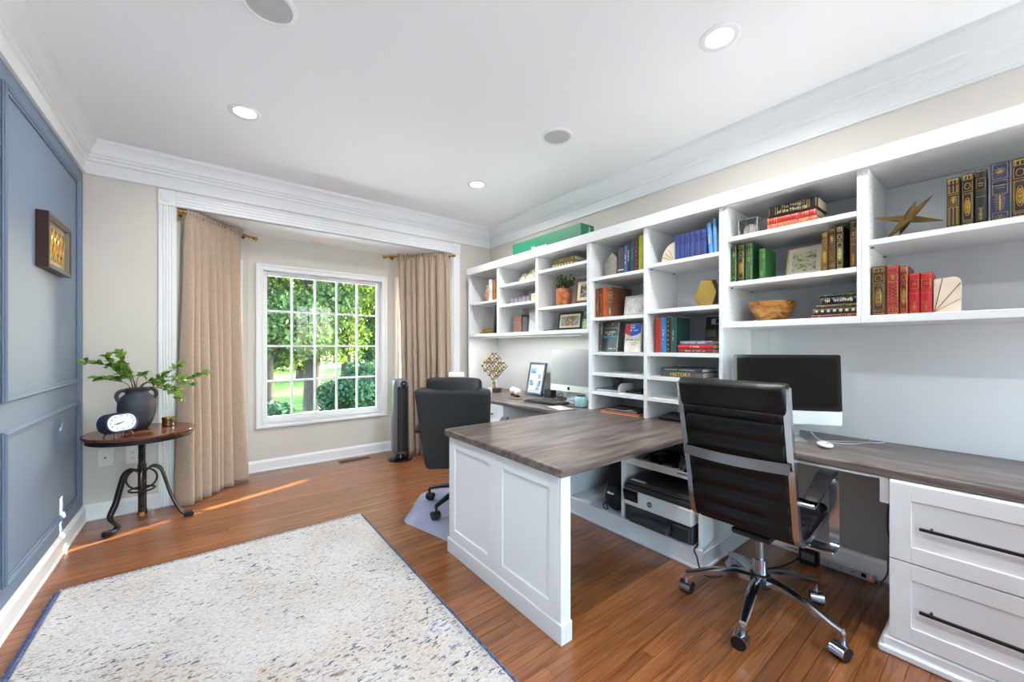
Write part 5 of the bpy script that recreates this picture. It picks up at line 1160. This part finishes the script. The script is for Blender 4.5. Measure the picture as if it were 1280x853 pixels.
# papers, tray and tablets on the low tower shelves
t = thing('paper_stack', 'loose stack of white papers and folders on low tower shelf', 'papers', (2.53,1.915,ZL5+.0006))
for k, (dx, dy, a) in enumerate(((0,0,.02),(.01,.004,-.05),(-.012,-.006,.06),(.004,.01,-.02))):
    m = MB(Matrix.Translation((dx,dy,k*.0052)) @ Matrix.Rotation(a,4,'Z')); m.box(-.12,.12,-.09,.09,0,.005); m.build('sheet_bundle', mat('paper_white', (226,226,226), .7) if k % 2 == 0 else mat('folder_grey', (120,122,126), .6), t, smooth=0)
t = thing('letter_tray', 'white letter tray with curved side and dark items on low tower shelf', 'tray', (2.50,1.690,ZL5+.0006))
MB().box(-.10,.12,-.105,.105,0,.006,.002).build('base', whitep, t, smooth=0)
MB().prism([(-.10,.0062),(.12,.0062),(.12,.070),(-.055,.070)]+[(-.055-.045*math.sin(a), .025+.045*math.cos(a)) for a in [PI/2*k/6 for k in range(1,7)]], 'y', .099, .105).build('side', whitep, t, smooth=30)
MB().box(-.08,.08,-.08,.06,.0065,.022,.004).box(-.05,.05,-.075,-.02,.0222,.040,.006).build('dark_items', blackp, t, smooth=0)
t = thing('book', 'thin orange portfolio at the bottom of the worktop pile', 'portfolio', (2.36+.12,1.775,ZT+.0006), .10); MB().box(-.11,.13,-.155,.155,0,.006,.001).build('leaf_sheet', mat('paper_cream', (226,206,176), .7), t, smooth=0); MB().box(-.112,.132,-.157,.157,.0062,.016,.001).build('cover', mat('portfolio_orange', (176,84,44), .5), t, smooth=0); t.name = 'portfolio'
t = thing('tablet', 'dark navy tablet case lying on the orange portfolio', 'tablet', (2.49,1.775,ZT+.0172), .06); MB().box(-.095,.115,-.135,.135,0,.011,.004).build('case', mat('tablet_navy', (34,40,54), .35), t, smooth=0); MB().box(-.02,.09,-.02,.10,.0112,.017,.003).build('brown_wallet', mat('wallet_brown', (96,66,46), .5), t, smooth=0); MB().lathe([(.028,.0112),(.028,.013),(.001,.013)], 12, (-.055,-.055,0), cap1=False).build('pale_sticker', mat('sticker_pale', (190,200,216), .5), t)
t = thing('laptop', 'closed black laptop on the peninsula beneath the tower shelves', 'laptop', (2.56,1.33,ZT+.0006), .18); MB().box(-.12,.12,-.17,.17,.003,.016,.004).build('base', blackp, t, smooth=0); MB().box(-.12,.12,-.17,.17,.0165,.024,.003).build('lid', dkgrey, t, smooth=0); MB().cyl((.1,.14,0),(.1,.14,.003),.008,n=10).cyl((-.1,.14,0),(-.1,.14,.003),.008,n=10).cyl((.1,-.14,0),(.1,-.14,.003),.008,n=10).cyl((-.1,-.14,0),(-.1,-.14,.003),.008,n=10).build('feet', blackp, t)
# ------------------------------------------------------------------ desktop computers
alu = mat('aluminium', (196,198,200), .3, .85); scr = mat('screen_black', (5,5,6), .06, spec=.3)
def apple(parent, T, s, m_):
    out = [(0,.34),(.14,.38),(.30,.33),(.38,.20)]+[(.30,.10),(.29,-.02),(.40,-.12),(.32,-.30),(.20,-.42),(.10,-.40),(0,-.37),(-.10,-.40),(-.22,-.42),(-.34,-.25),(-.40,-.02),(-.36,.20),(-.24,.34),(-.10,.37)]
    m = MB(T); m.loft([[(x*s,y*s,-.0003) for x, y in out],[(x*s,y*s,.0006) for x, y in out]])
    a = [(.02,.42),(.10,.47),(.17,.62),(.08,.58),(.02,.50)]; m.loft([[(x*s,y*s,-.0003) for x, y in a],[(x*s,y*s,.0006) for x, y in a]])
    m.build('emblem', m_, parent, smooth=0)
def allinone(label, loc, rz, w=.500, h=.365, chin=.072, gl=scr, lift=.088):
    """screen faces local -x; base at origin"""
    t = thing('desktop_computer', label, 'computer', loc, rz); T = Matrix.Translation((-.07,0,lift)) @ Matrix.Rotation(.06, 4, 'Y')
    rr = rrect(0,h/2,w,h,.014,4)
    MB(T).loft([[(.004+.0,y,z) for y, z in rr],[(.022,y,z) for y, z in rr],[(.036,y*.86,h/2+(z-h/2)*.84) for y, z in rr]]).build('housing', alu, t, smooth=30)
    s = MB(T).loft([[(.0,y,z) for y, z in rrect(0,chin+(h-chin)/2,w,h-chin,.010,4)],[(.0042,y,z) for y, z in rrect(0,chin+(h-chin)/2,w,h-chin,.010,4)]]).build('front_glass', blackg if gl is scr else gl, t, smooth=0)
    MB(T).box(-.0006,.0002,-w/2+.016,w/2-.016,chin+.016,h-.016).build('display', gl, s, smooth=0)
    c = MB(T).box(.0012,.0045,-w/2+.002,w/2-.002,.002,chin-.0006,.0012).build('chin', alu, t, smooth=0)
    apple(c, T @ Matrix(((0,0,-1,.0009),(-1,0,0,0),(0,1,0,chin*.5),(0,0,0,1))), .036, blackg)
    f = [(-.085,.0008),(.085,.0008),(.085,.006),(.035,.009),(.020,.020),(.004,.10),(-.022,.235),(-.032,.232),(-.012,.10),(.004,.022),(-.004,.012),(-.085,.006)]
    MB().prism([(x+.0,z) for x, z in f], 'y', -.085, .085).build('stand', alu, t, smooth=30)
    return t
allinone('black-screened all-in-one computer with aluminium chin beside office chair', (2.468,.772,ZT), math.radians(38))
reflection_grey = mat('screen_painted_reflection', (146,147,149), .22)  # reflection of the bright room put into the screen's base colour
allinone('all-in-one computer with pale reflection painted on its screen beside tower bookcase', (2.575,2.400,ZT), 0., w=.46, h=.375, chin=.058, gl=reflection_grey, lift=.098)
t = thing('computer_mouse', 'white oval mouse on the right worktop below the black screen', 'mouse', (2.395,.565,ZT+.0004), math.radians(30))
MB().ball((0,0,.0135), .031, 18, 10, (1.75,1.0,.43)).build('shell', whitep, t); MB().cyl((-.03,0,.0255),(-.03,0,.0285),.004,n=10).build('scroll_ball', mat('grey_dot',(150,150,150),.4), t)
wire = mat('cable_grey', (176,176,176), .5)
def cable(label, pts, r=.0022, m_=None, n=6, name='cable'):
    return tag(MB().tube([tuple(p) for p in smooth_path([Vector(p) for p in pts], n)], r, 8).build(name, m_ or wire, smooth=60), label, 'cable')
z = ZT+.004
cable('thin pale computer cable curling across the right worktop', [(2.52,.66,ZT+.05),(2.54,.62,z),(2.58,.56,z),(2.64,.50,z),(2.70,.42,z),(2.755,.40,z)]); cable('pale mouse cable running behind the white mouse', [(2.445,.595,z+.006),(2.50,.58,z),(2.56,.50,z),(2.62,.47,z+.001),(2.68,.45,z),(2.766,.47,z+.002)])
# ------------------------------------------------------------------ far worktop
wz = ZT+.0006
t = thing('added_panel_light', 'added slim fill light under the hutch shelf above the far desk', 'added lamp', (2.44,2.95,1.3375)); MB().box(-.012,.012,-.75,.75,-.012,-.0005,.002).build('housing', whitep, t, smooth=0); MB().box(-.008,.008,-.74,.74,-.0135,-.0122).build('diffuser', mat('fill_diffuser', (255,255,255), .4, emit=(255,252,246), es=.5), t, smooth=0)  # added light that brightens the wall panel over the far worktop
ld = bpy.data.lights.new('panel_fill', 'AREA'); ld.shape = 'RECTANGLE'; ld.size = .016; ld.size_y = 1.48; ld.energy = 2.2; ld.color = (1,.985,.96); lo = bpy.data.objects.new('panel_fill', ld); COL.objects.link(lo); lo.parent = t; lo.location = (0,0,-.015)
t = thing('molecule_sculpture', 'brass lattice of balls and rods on a stone base at far desk', 'sculpture', (2.455,3.475,wz), math.radians(25))
MB().box(-.04,.04,-.012,.055,0,.048,.001).build('white_base', mat('marble_white', (228,226,222), .3), t, smooth=0); MB().box(-.04,.04,-.080,-.0125,0,.048,.001).build('dark_base', mat('marble_dark', (54,54,56), .3), t, smooth=0)
MB().lathe([(.020,.0485),(.022,.056),(.014,.066),(.013,.085),(.020,.094),(.020,.104),(.011,.112),(.009,.140)], 20, (0,-.012,0)).build('stem', brass, t)
rods = MB(); q = Euler((0,0,math.radians(-14))).to_matrix(); s = .088; balls = []
for i in range(4):
    for j in range(4):
        for k in range(2):
            # a square lattice stood on one corner
            p = q @ Vector((k*.055-.0275+.010*((i+j) % 2), (i-j)*s*.62, .145+(i+j)*s*.52)); p += Vector((0,-.012,0)); balls.append((i,j,k,p))
D = {(i,j,k): p for i, j, k, p in balls}
for (i,j,k), p in D.items():
    for dd in ((1,0,0),(0,1,0),(0,0,1)):
        e = (i+dd[0], j+dd[1], k+dd[2])
        if e in D and (dd != (0,0,1) or (i+j) % 2 == 0): rods.cyl(tuple(p), tuple(D[e]), .0036, n=6)
rods.build('rods', mat('bronze_dark', (84,62,42), .35, .9), t)
for (i,j,k), p in D.items():
    if k == 0 or (i*j) % 2 == 1: MB().ball(tuple(p), .0185 if (i+j) % 3 else .0135, 12, 8).build('ball', brass, t)
for k, (x, y) in enumerate(((2.462,3.130),(2.415,3.005))):
    t = thing('baseball', ('signed baseball on a small ring stand beside the stone base', 'signed baseball on a small ring stand in front of the collage frame')[k], 'baseball', (x,y,wz), 0, 'baseballs at the far desk')
    baseball(t, (0,0,.0485), .037, 30+k); MB().lathe([(.030,0),(.032,.003),(.022,.014),(.018,.016),(.014,.012),(.014,0)], 24, cap0=False, cap1=False).build('ring_stand', blackp, t)
t = thing('notepad', 'small brown notepad and pencil beside the baseballs', 'notepad', (2.30,2.885,wz), .25); MB().box(-.045,.045,-.055,.055,0,.004).build('pad', mat('notepad_dark', (76,72,72), .5), t, smooth=0); MB().cyl((-.02,-.07,.0078),(.0,.07,.0078),.0036,n=6).build('pencil', mat('pencil_tan', (190,140,96), .5), t)
t = thing('speaker_box', 'small black cube speaker against the far wall panel', 'speaker', (2.665,2.80,wz), .1); MB().box(-.04,.04,-.045,.045,0,.072,.003).build('body', blackp, t, smooth=0); MB().box(-.0412,-.0395,-.038,.038,.008,.064,.001).build('grille', dkgrey, t, smooth=0)
cable('tangled black cables behind the keyboard on the far worktop', [(2.66,2.74,wz+.02),(2.60,2.70,wz+.004),(2.66,2.66,wz+.045),(2.64,2.60,wz+.055),(2.60,2.57,wz+.006),(2.66,2.55,wz+.004),(2.62,2.63,wz+.012),(2.58,2.60,wz+.004),(2.60,2.53,wz+.004),(2.66,2.50,wz+.004)], .0032, blackp)
t = thing('keyboard', 'black curved keyboard on the far worktop', 'keyboard', (2.355,2.525,wz), .14)
kb = MB(); kb.loft([[(x,y,.001) for x, y in rrect(0,0,.175,.40,.03,4)],[(x,y,.014+.05*(x+.09)*.5) for x, y in rrect(0,0,.175,.40,.03,4)]]).build('case', blackp, t, smooth=30)
kk = MB(); tops = mat('keycap', (58,59,62), .45)
for r_ in range(5):
    for c in range(16):
        x = -.055+r_*.022; y = .165-c*.022; zz = .0145+.05*(x+.09)*.5; MB().box(x-.0092,x+.0092,y-.0092,y+.0092,zz,zz+.005,.002).build('key', tops, t, smooth=0)
t = thing('document', 'glossy leaflet in a dark sleeve on the far worktop', 'document', (2.235,2.235,wz), -.25); MB().box(-.075,.075,-.115,.115,0,.003).build('sleeve', mat('sleeve_dark', (56,56,60), .4), t, smooth=0); MB().box(-.068,.068,-.105,.105,.0032,.0042).build('leaflet', photo_mat('leaflet_print', ((.35,(150,140,150)),(.5,(222,218,220)),(.7,(196,160,150))), 12), t, smooth=0)
t = thing('glass_jar', 'squat pale blue glass jar with dark lid beside tower bookcase', 'jar', (2.44,2.195,wz)); MB().lathe([(.040,0),(.050,.004),(.054,.03),(.054,.062),(.044,.078),(.036,.084)], 24).build('jar', mat('jar_blue', (176,214,216), .15, trans=.35), t); MB().cyl((0,0,.0845),(0,0,.098),.036,n=20).build('lid', dkgrey, t)
cable('black computer cable hanging beside the glass jar', [(2.64,2.12,wz+.10),(2.63,2.10,wz+.05),(2.60,2.085,wz+.004),(2.45,2.10,wz+.003),(2.38,2.16,wz+.003),(2.33,2.31,wz+.003)], .003, blackp)
# ------------------------------------------------------------------ printer, bag, tray clutter, cables under the desk
pz = .1153
t = thing('printer', 'white and dark grey inkjet printer on the low shelf', 'printer', (2.30,1.318,pz))
X0 = -.185
MB().box(X0+.02,.185,-.222,.222,.0,.108,.006).build('lower_body', dkgrey, t, smooth=0)
MB().box(X0,.185,-.226,.226,.1085,.205,.008).build('white_shell', whitep, t, smooth=0)
MB().box(X0+.006,.183,-.222,.222,.2055,.238,.006).build('scanner_bed', mat('printer_charcoal', (48,49,52), .45), t, smooth=0)
l = MB().box(X0+.02,.175,-.212,.212,.2385,.262,.008).build('lid', dkgrey, t, smooth=0)
MB().box(X0+.024,.03,-.208,.005,.2622,.268,.003).build('document_tray', mat('printer_tray', (74,75,78), .45), l, smooth=0); MB().box(X0+.03,X0+.06,.09,.19,.2622,.2628).build('label_strip', wh_ink, l, smooth=0)
T = Matrix.Translation((X0,.165,.172)) @ Matrix.Rotation(-.25,4,'Y'); p = MB(T).box(-.012,.01,-.05,.05,-.035,.035,.004).build('control_panel', blackg, t, smooth=0); MB(T).box(-.0126,-.0118,-.038,.038,-.024,.024).build('panel_screen', mat('panel_dark', (38,42,48), .1), p, smooth=0)
MB().box(X0-.050,X0+.05,-.105,.150,.030,.070,.008).build('paper_tray', dkgrey, t, smooth=0); MB().box(X0-.006,X0+.03,-.216,-.11,.012,.096,.006).build('ink_door', mat('printer_charcoal', (48,49,52), .45), t, smooth=0)
lg = MB().cyl((X0+.001,.035,.155),(X0-.0012,.035,.155),.0165,n=28).build('emblem', dkgrey, t); text('hp', .023, whitep, lg, face_mx(X0-.0014,.035,.156), 'lettering', shear=.25)
nyl = mat('bag_nylon', (20,20,22), .75, bump=.6, bscale=90, noise=.2, nscale=10)
t = thing('black_bag', 'tall black nylon bag leaning inside the low shelf', 'bag', (2.455,1.715,pz)); rings = []
for z, w, d, o in ((0,.115,.13,0),(.03,.128,.145,0),(.20,.122,.14,.006),(.36,.112,.125,.010),(.47,.10,.10,.012),(.50,.06,.07,.012)): rings.append([(x+o*.5, y, z) for x, y in rrect(0,0,d*2,w*2,.03,4)])
MB().loft(rings).build('body', nyl, t, smooth=50); MB().tube([(-.145,-.03,.36),(-.165,-.05,.25),(-.160,-.075,.12),(-.155,-.06,.03)], 0, flat=(.03,.004,(1,0,0))).build('strap', nyl, t, smooth=40); MB().tube([(-.13,.07,.40),(-.155,.03,.43),(-.155,-.02,.42)], .004, 6).build('zip_piping', dkgrey, t)
t = thing('cap_bag', 'small round black drawstring pouch with white tag on low shelf', 'pouch', (2.205,1.665,pz)); MB().ball((0,0,.088), .088, 20, 14, (.70,.92,1)).build('pouch', nyl, t, smooth=60)
MB(Matrix.Translation((-.054,.005,.125)) @ Matrix.Rotation(.5,4,'Y')).box(-.0016,.0008,-.026,.026,-.007,.007,.0005).build('white_tag', wh_ink, t, smooth=0)
MB().tube([tuple(p) for p in smooth_path([Vector(p) for p in ((-.04,.045,.055),(-.056,.064,.03),(-.052,.058,.006),(-.040,.036,.005),(-.043,.046,.03),(-.04,.045,.055))], 5)], .0035, 6).build('strap', nyl, t)
t = thing('camera_gear', 'tangle of black camera parts on the pull-out tray', 'camera gear', (2.30,1.30,.5006))
for (x, y, w, d, h, m_) in ((-.06,.09,.05,.04,.045,blackp),(0,.0,.07,.055,.06,blackp),(.02,-.10,.05,.05,.04,dkgrey),(-.07,-.05,.035,.03,.03,blackp),(.08,.07,.06,.05,.05,dkgrey)): MB(Matrix.Translation((x,y,0)) @ Matrix.Rotation(x*9,4,'Z')).box(-w/2,w/2,-d/2,d/2,0,h,.006).build('gear_body', m_, t, smooth=0)
MB().cyl((-.10,.03,.026),(-.045,.04,.026),.021,n=18).cyl((-.045,.04,.026),(-.03,.042,.026),.025,n=18).build('lens_barrel', blackg, t); MB().tube([tuple(p) for p in smooth_path([Vector(p) for p in ((-.11,-.10,.010),(-.04,-.13,.03),(.0,-.06,.066),(.06,.02,.056),(.0,.12,.05),(-.10,.15,.010))], 6)], .004, 6).build('strap', nyl, t)
cable('black printer cord looping down to the floor beside shelf end', [(2.335,1.09,.13),(2.12,1.075,.122),(2.095,1.052,.09),(2.09,1.03,.03),(2.105,1.0,.004),(2.16,.96,.004),(2.30,.93,.004),(2.50,.80,.004),(2.68,.74,.03)], .004, blackp)
xw = XR-.024
t = thing('power_strip', 'white power strip on the floor against the baseboard under worktop', 'power strip', (xw-.022,.575,.0006)); MB().box(-.02,.02,-.135,.135,0,.045,.004).build('body', whitep, t, smooth=0)
for k in range(4):
    m = MB(); y = .10-k*.05; m.box(-.0206,-.0198,y-.004,y-.002,.020,.030); m.box(-.0206,-.0198,y+.002,y+.004,.020,.030); m.build('socket_slots', blackp, t, smooth=0)
MB().box(-.0225,-.0198,-.105,-.085,.014,.034,.001).build('switch', blackp, t, smooth=0); MB().box(-.021,-.0198,-.125,-.119,.02,.026).build('indicator_light', mat('led_red', (200,30,24), .4, emit=(255,40,30), es=1.), t, smooth=0)
t = thing('power_adapter', 'black power adapter block hanging in front of the power strip', 'adapter', (xw-.085,.705,.0006)); MB().box(-.028,.028,-.045,.045,0,.10,.010).build('brick', blackp, t, smooth=0); MB().box(-.0286,-.0278,-.03,.03,.03,.07).build('rating_label', mat('rating_label', (110,110,112), .5), t, smooth=0); MB().tube([(0,.02,.10),(.01,.03,.13),(.045,.04,.135),(.062,.04,.10)], .0035, 6).build('lead', blackp, t)
t = thing('wall_socket', 'white surface socket box on the baseboard beside black adapter', 'outlet', (XR-.0165,.800,.062)); MB().box(-.022,0,-.045,.045,-.032,.032,.003).build('box', whitep, t, smooth=0); MB().box(-.0226,-.0218,-.02,.02,-.012,.012).build('face', mat('vent_grey',(196,196,196),.5), t, smooth=0)
cable('grey cord hanging down the wall beside the drawer cabinet', [(XR-.004,.350,.70),(XR-.005,.352,.60),(XR-.006,.385,.48),(XR-.006,.398,.32),(XR-.006,.388,.20),(XR-.028,.392,.125),(XR-.030,.395,.06),(XR-.035,.42,.006),(XR-.05,.46,.005)], .0038, mat('cable_dark_grey',(96,96,98),.5)); cable('white cord lying along the floor beside the drawer cabinet', [(xw-.02,.44,.03),(xw-.03,.42,.006),(xw-.02,.36,.004),(xw-.04,.345,.004)], .003, wire)

# ------------------------------------------------------------------ garden beyond the windows
GZ = -.55
lawn = MB().box(-45,60,4.85,70,GZ-.2,GZ).build('lawn', ramp_mat('grass', ((.3,(44,84,20)),(.5,(74,116,30)),(.7,(112,148,46))), 3.5, rough=.9, detail=8), smooth=0); tag(lawn, 'sunlit green lawn outside the bay window', 'lawn'); lawn['kind'] = 'stuff'
struct(MB().box(-30,30,-40,YF-.14,GZ-.2,GZ).build('floor_bounce_front', mat('bounce_pale', (228,225,219), .8, noise=.06, nscale=2), smooth=0), 'added pale ground outside the front windows that bounces light in'); struct(MB().box(-4,7,4.86,8.0,GZ+.0005,GZ+.04).build('floor_bounce_bay', mat('bounce_pale', (228,225,219), .8), smooth=0), 'added pale slab below the bay window that bounces light in')  # unseen pale slabs, added to bounce sunlight up into the room
tb = mat('tree_bark', (58,49,42), .9, noise=.35, nscale=10, bump=.8, bscale=30, stretch=(3,3,.6))
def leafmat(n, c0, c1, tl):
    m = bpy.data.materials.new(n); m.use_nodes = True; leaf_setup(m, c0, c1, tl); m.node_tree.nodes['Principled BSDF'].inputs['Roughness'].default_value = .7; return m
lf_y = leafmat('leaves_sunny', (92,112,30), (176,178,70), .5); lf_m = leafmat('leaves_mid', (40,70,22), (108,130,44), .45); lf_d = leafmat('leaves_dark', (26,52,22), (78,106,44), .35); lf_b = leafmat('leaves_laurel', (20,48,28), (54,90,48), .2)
def crown_mesh(name, blobs, n, size, m, parent, seed):
    rs = np.random.RandomState(seed); wts = np.array([b_[3]**2 for b_ in blobs]); wts = wts/wts.sum(); pick = rs.choice(len(blobs), n, p=wts)
    B = np.array([b_[:3] for b_ in blobs])[pick]; R_ = np.array([b_[3] for b_ in blobs])[pick]
    d = rs.normal(size=(n,3)); d /= np.linalg.norm(d,axis=1)[:,None]; P = B+d*(R_*rs.uniform(.55,1.05,n))[:,None]*np.array([1,1,.85])
    a = rs.normal(size=(n,3)); a /= np.linalg.norm(a,axis=1)[:,None]; b_ = np.cross(a, rs.normal(size=(n,3))); b_ /= np.linalg.norm(b_,axis=1)[:,None]
    s = (size*rs.uniform(.6,1.3,n))[:,None]; V = np.stack([P-a*s, P+b_*s*.55, P+a*s, P-b_*s*.55], 1).reshape(-1,3)
    me = bpy.data.meshes.new(name); me.from_pydata(V.tolist(), [], np.arange(4*n).reshape(-1,4).tolist()); me.materials.append(m)
    o = bpy.data.objects.new(name, me); COL.objects.link(o); o.parent = parent; return o
def tree(label, x, y, h, trunk_r, crown_r, lm_, seed, zc0=.35, n=5000, size=.13, group='garden trees'):
    r = random.Random(seed); t = thing('tree', label, 'tree', (x,y,GZ), 0, group)
    m = MB(); m.tube([(0,0,-.05),(.03,.02,h*.25),(-.04,.05,h*.5),(.02,0,h*.8)], [trunk_r*1.25,trunk_r,trunk_r*.75,trunk_r*.35], 12); m.build('trunk', tb, t, smooth=60)
    bl = []
    for k in range(15):
        f = zc0+(1-zc0)*r.random(); a = r.uniform(0,2*PI); q = crown_r*r.uniform(.2,.95)*math.sin(PI*min(1,max(.15,(1.12-f))))
        bl.append((q*math.cos(a), q*math.sin(a), max(h*f, crown_r*.5), min(crown_r*r.uniform(.35,.55), h*f*.9+.2)))
    br_ = MB()
    for b_ in bl[:9]: br_.tube([(0,0,b_[2]*.62),(b_[0]*.5,b_[1]*.5,b_[2]*.85),(b_[0],b_[1],b_[2])], [trunk_r*.35,trunk_r*.2,trunk_r*.06], 6)
    br_.build('branches', tb, t, smooth=60); crown_mesh('crown', bl, n, size, lm_, t, seed)
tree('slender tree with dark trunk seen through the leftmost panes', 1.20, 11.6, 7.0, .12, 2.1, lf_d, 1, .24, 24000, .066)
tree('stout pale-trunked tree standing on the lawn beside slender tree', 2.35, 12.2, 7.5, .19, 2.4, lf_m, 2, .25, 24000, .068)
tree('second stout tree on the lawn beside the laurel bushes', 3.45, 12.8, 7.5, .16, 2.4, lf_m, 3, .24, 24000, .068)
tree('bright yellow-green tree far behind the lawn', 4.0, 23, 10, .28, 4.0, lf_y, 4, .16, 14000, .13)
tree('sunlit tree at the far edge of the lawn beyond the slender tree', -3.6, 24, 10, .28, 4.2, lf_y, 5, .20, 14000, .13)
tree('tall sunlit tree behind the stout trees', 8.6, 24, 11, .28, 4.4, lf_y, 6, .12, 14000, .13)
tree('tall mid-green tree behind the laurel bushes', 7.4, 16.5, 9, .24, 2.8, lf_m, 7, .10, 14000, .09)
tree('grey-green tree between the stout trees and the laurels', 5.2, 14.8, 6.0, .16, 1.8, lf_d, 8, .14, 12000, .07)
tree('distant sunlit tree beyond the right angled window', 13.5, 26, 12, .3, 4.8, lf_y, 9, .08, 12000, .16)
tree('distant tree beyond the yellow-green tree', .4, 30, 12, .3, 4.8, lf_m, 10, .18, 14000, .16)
def bush(label, x, y, rx, h, seed, n=7000, lm_=None, size=.06, name='laurel_bush', group='laurel bushes'):
    r = random.Random(seed); t = thing(name, label, 'bush', (x,y,GZ), 0, group)
    m = MB(); bl = []
    for k in range(12): a = r.uniform(0,2*PI); q = rx*r.uniform(0,.75); z = h*r.uniform(.18,.80); bl.append((q*math.cos(a), q*math.sin(a), z, min(rx*r.uniform(.40,.60), z*.98+.05))); m.tube([(0,0,0),(q*math.cos(a)*.5,q*math.sin(a)*.5,z*.6),(q*math.cos(a),q*math.sin(a),z)], [.03,.02,.008], 6)
    m.build('stems', tb, t, smooth=60); crown_mesh('foliage', bl, n, size, lm_ or lf_b, t, seed)
bush('large glossy laurel bush filling the lower right panes', 3.50, 8.9, 1.05, 1.75, 31, 14000); bush('laurel bush behind the large one, beside the tree trunks', 3.00, 10.6, .80, 1.35, 32, 9000); bush('laurel bush near the right angled window', 5.2, 9.6, 1.2, 2.1, 33, 14000)
bush('low shrub at the foot of the slender tree', 1.0, 9.6, .55, .50, 34, 4000)
# unclipped hedge that closes the far side of the lawn
for k, (x, y) in enumerate(((-7.5,33),(-3.2,34.5),(1.2,36),(5.6,35.5),(10,34.5),(14.4,33),(18.8,31))):
    bush(('shaggy mid-green hedge bush in the row closing the far lawn','shaggy yellow-green hedge bush in the row closing the far lawn')[k % 2], x, y, 2.9, 5.2, 50+k, 9000, (lf_m, lf_y)[k % 2], .15, 'hedge_bush', 'hedge row behind the lawn')
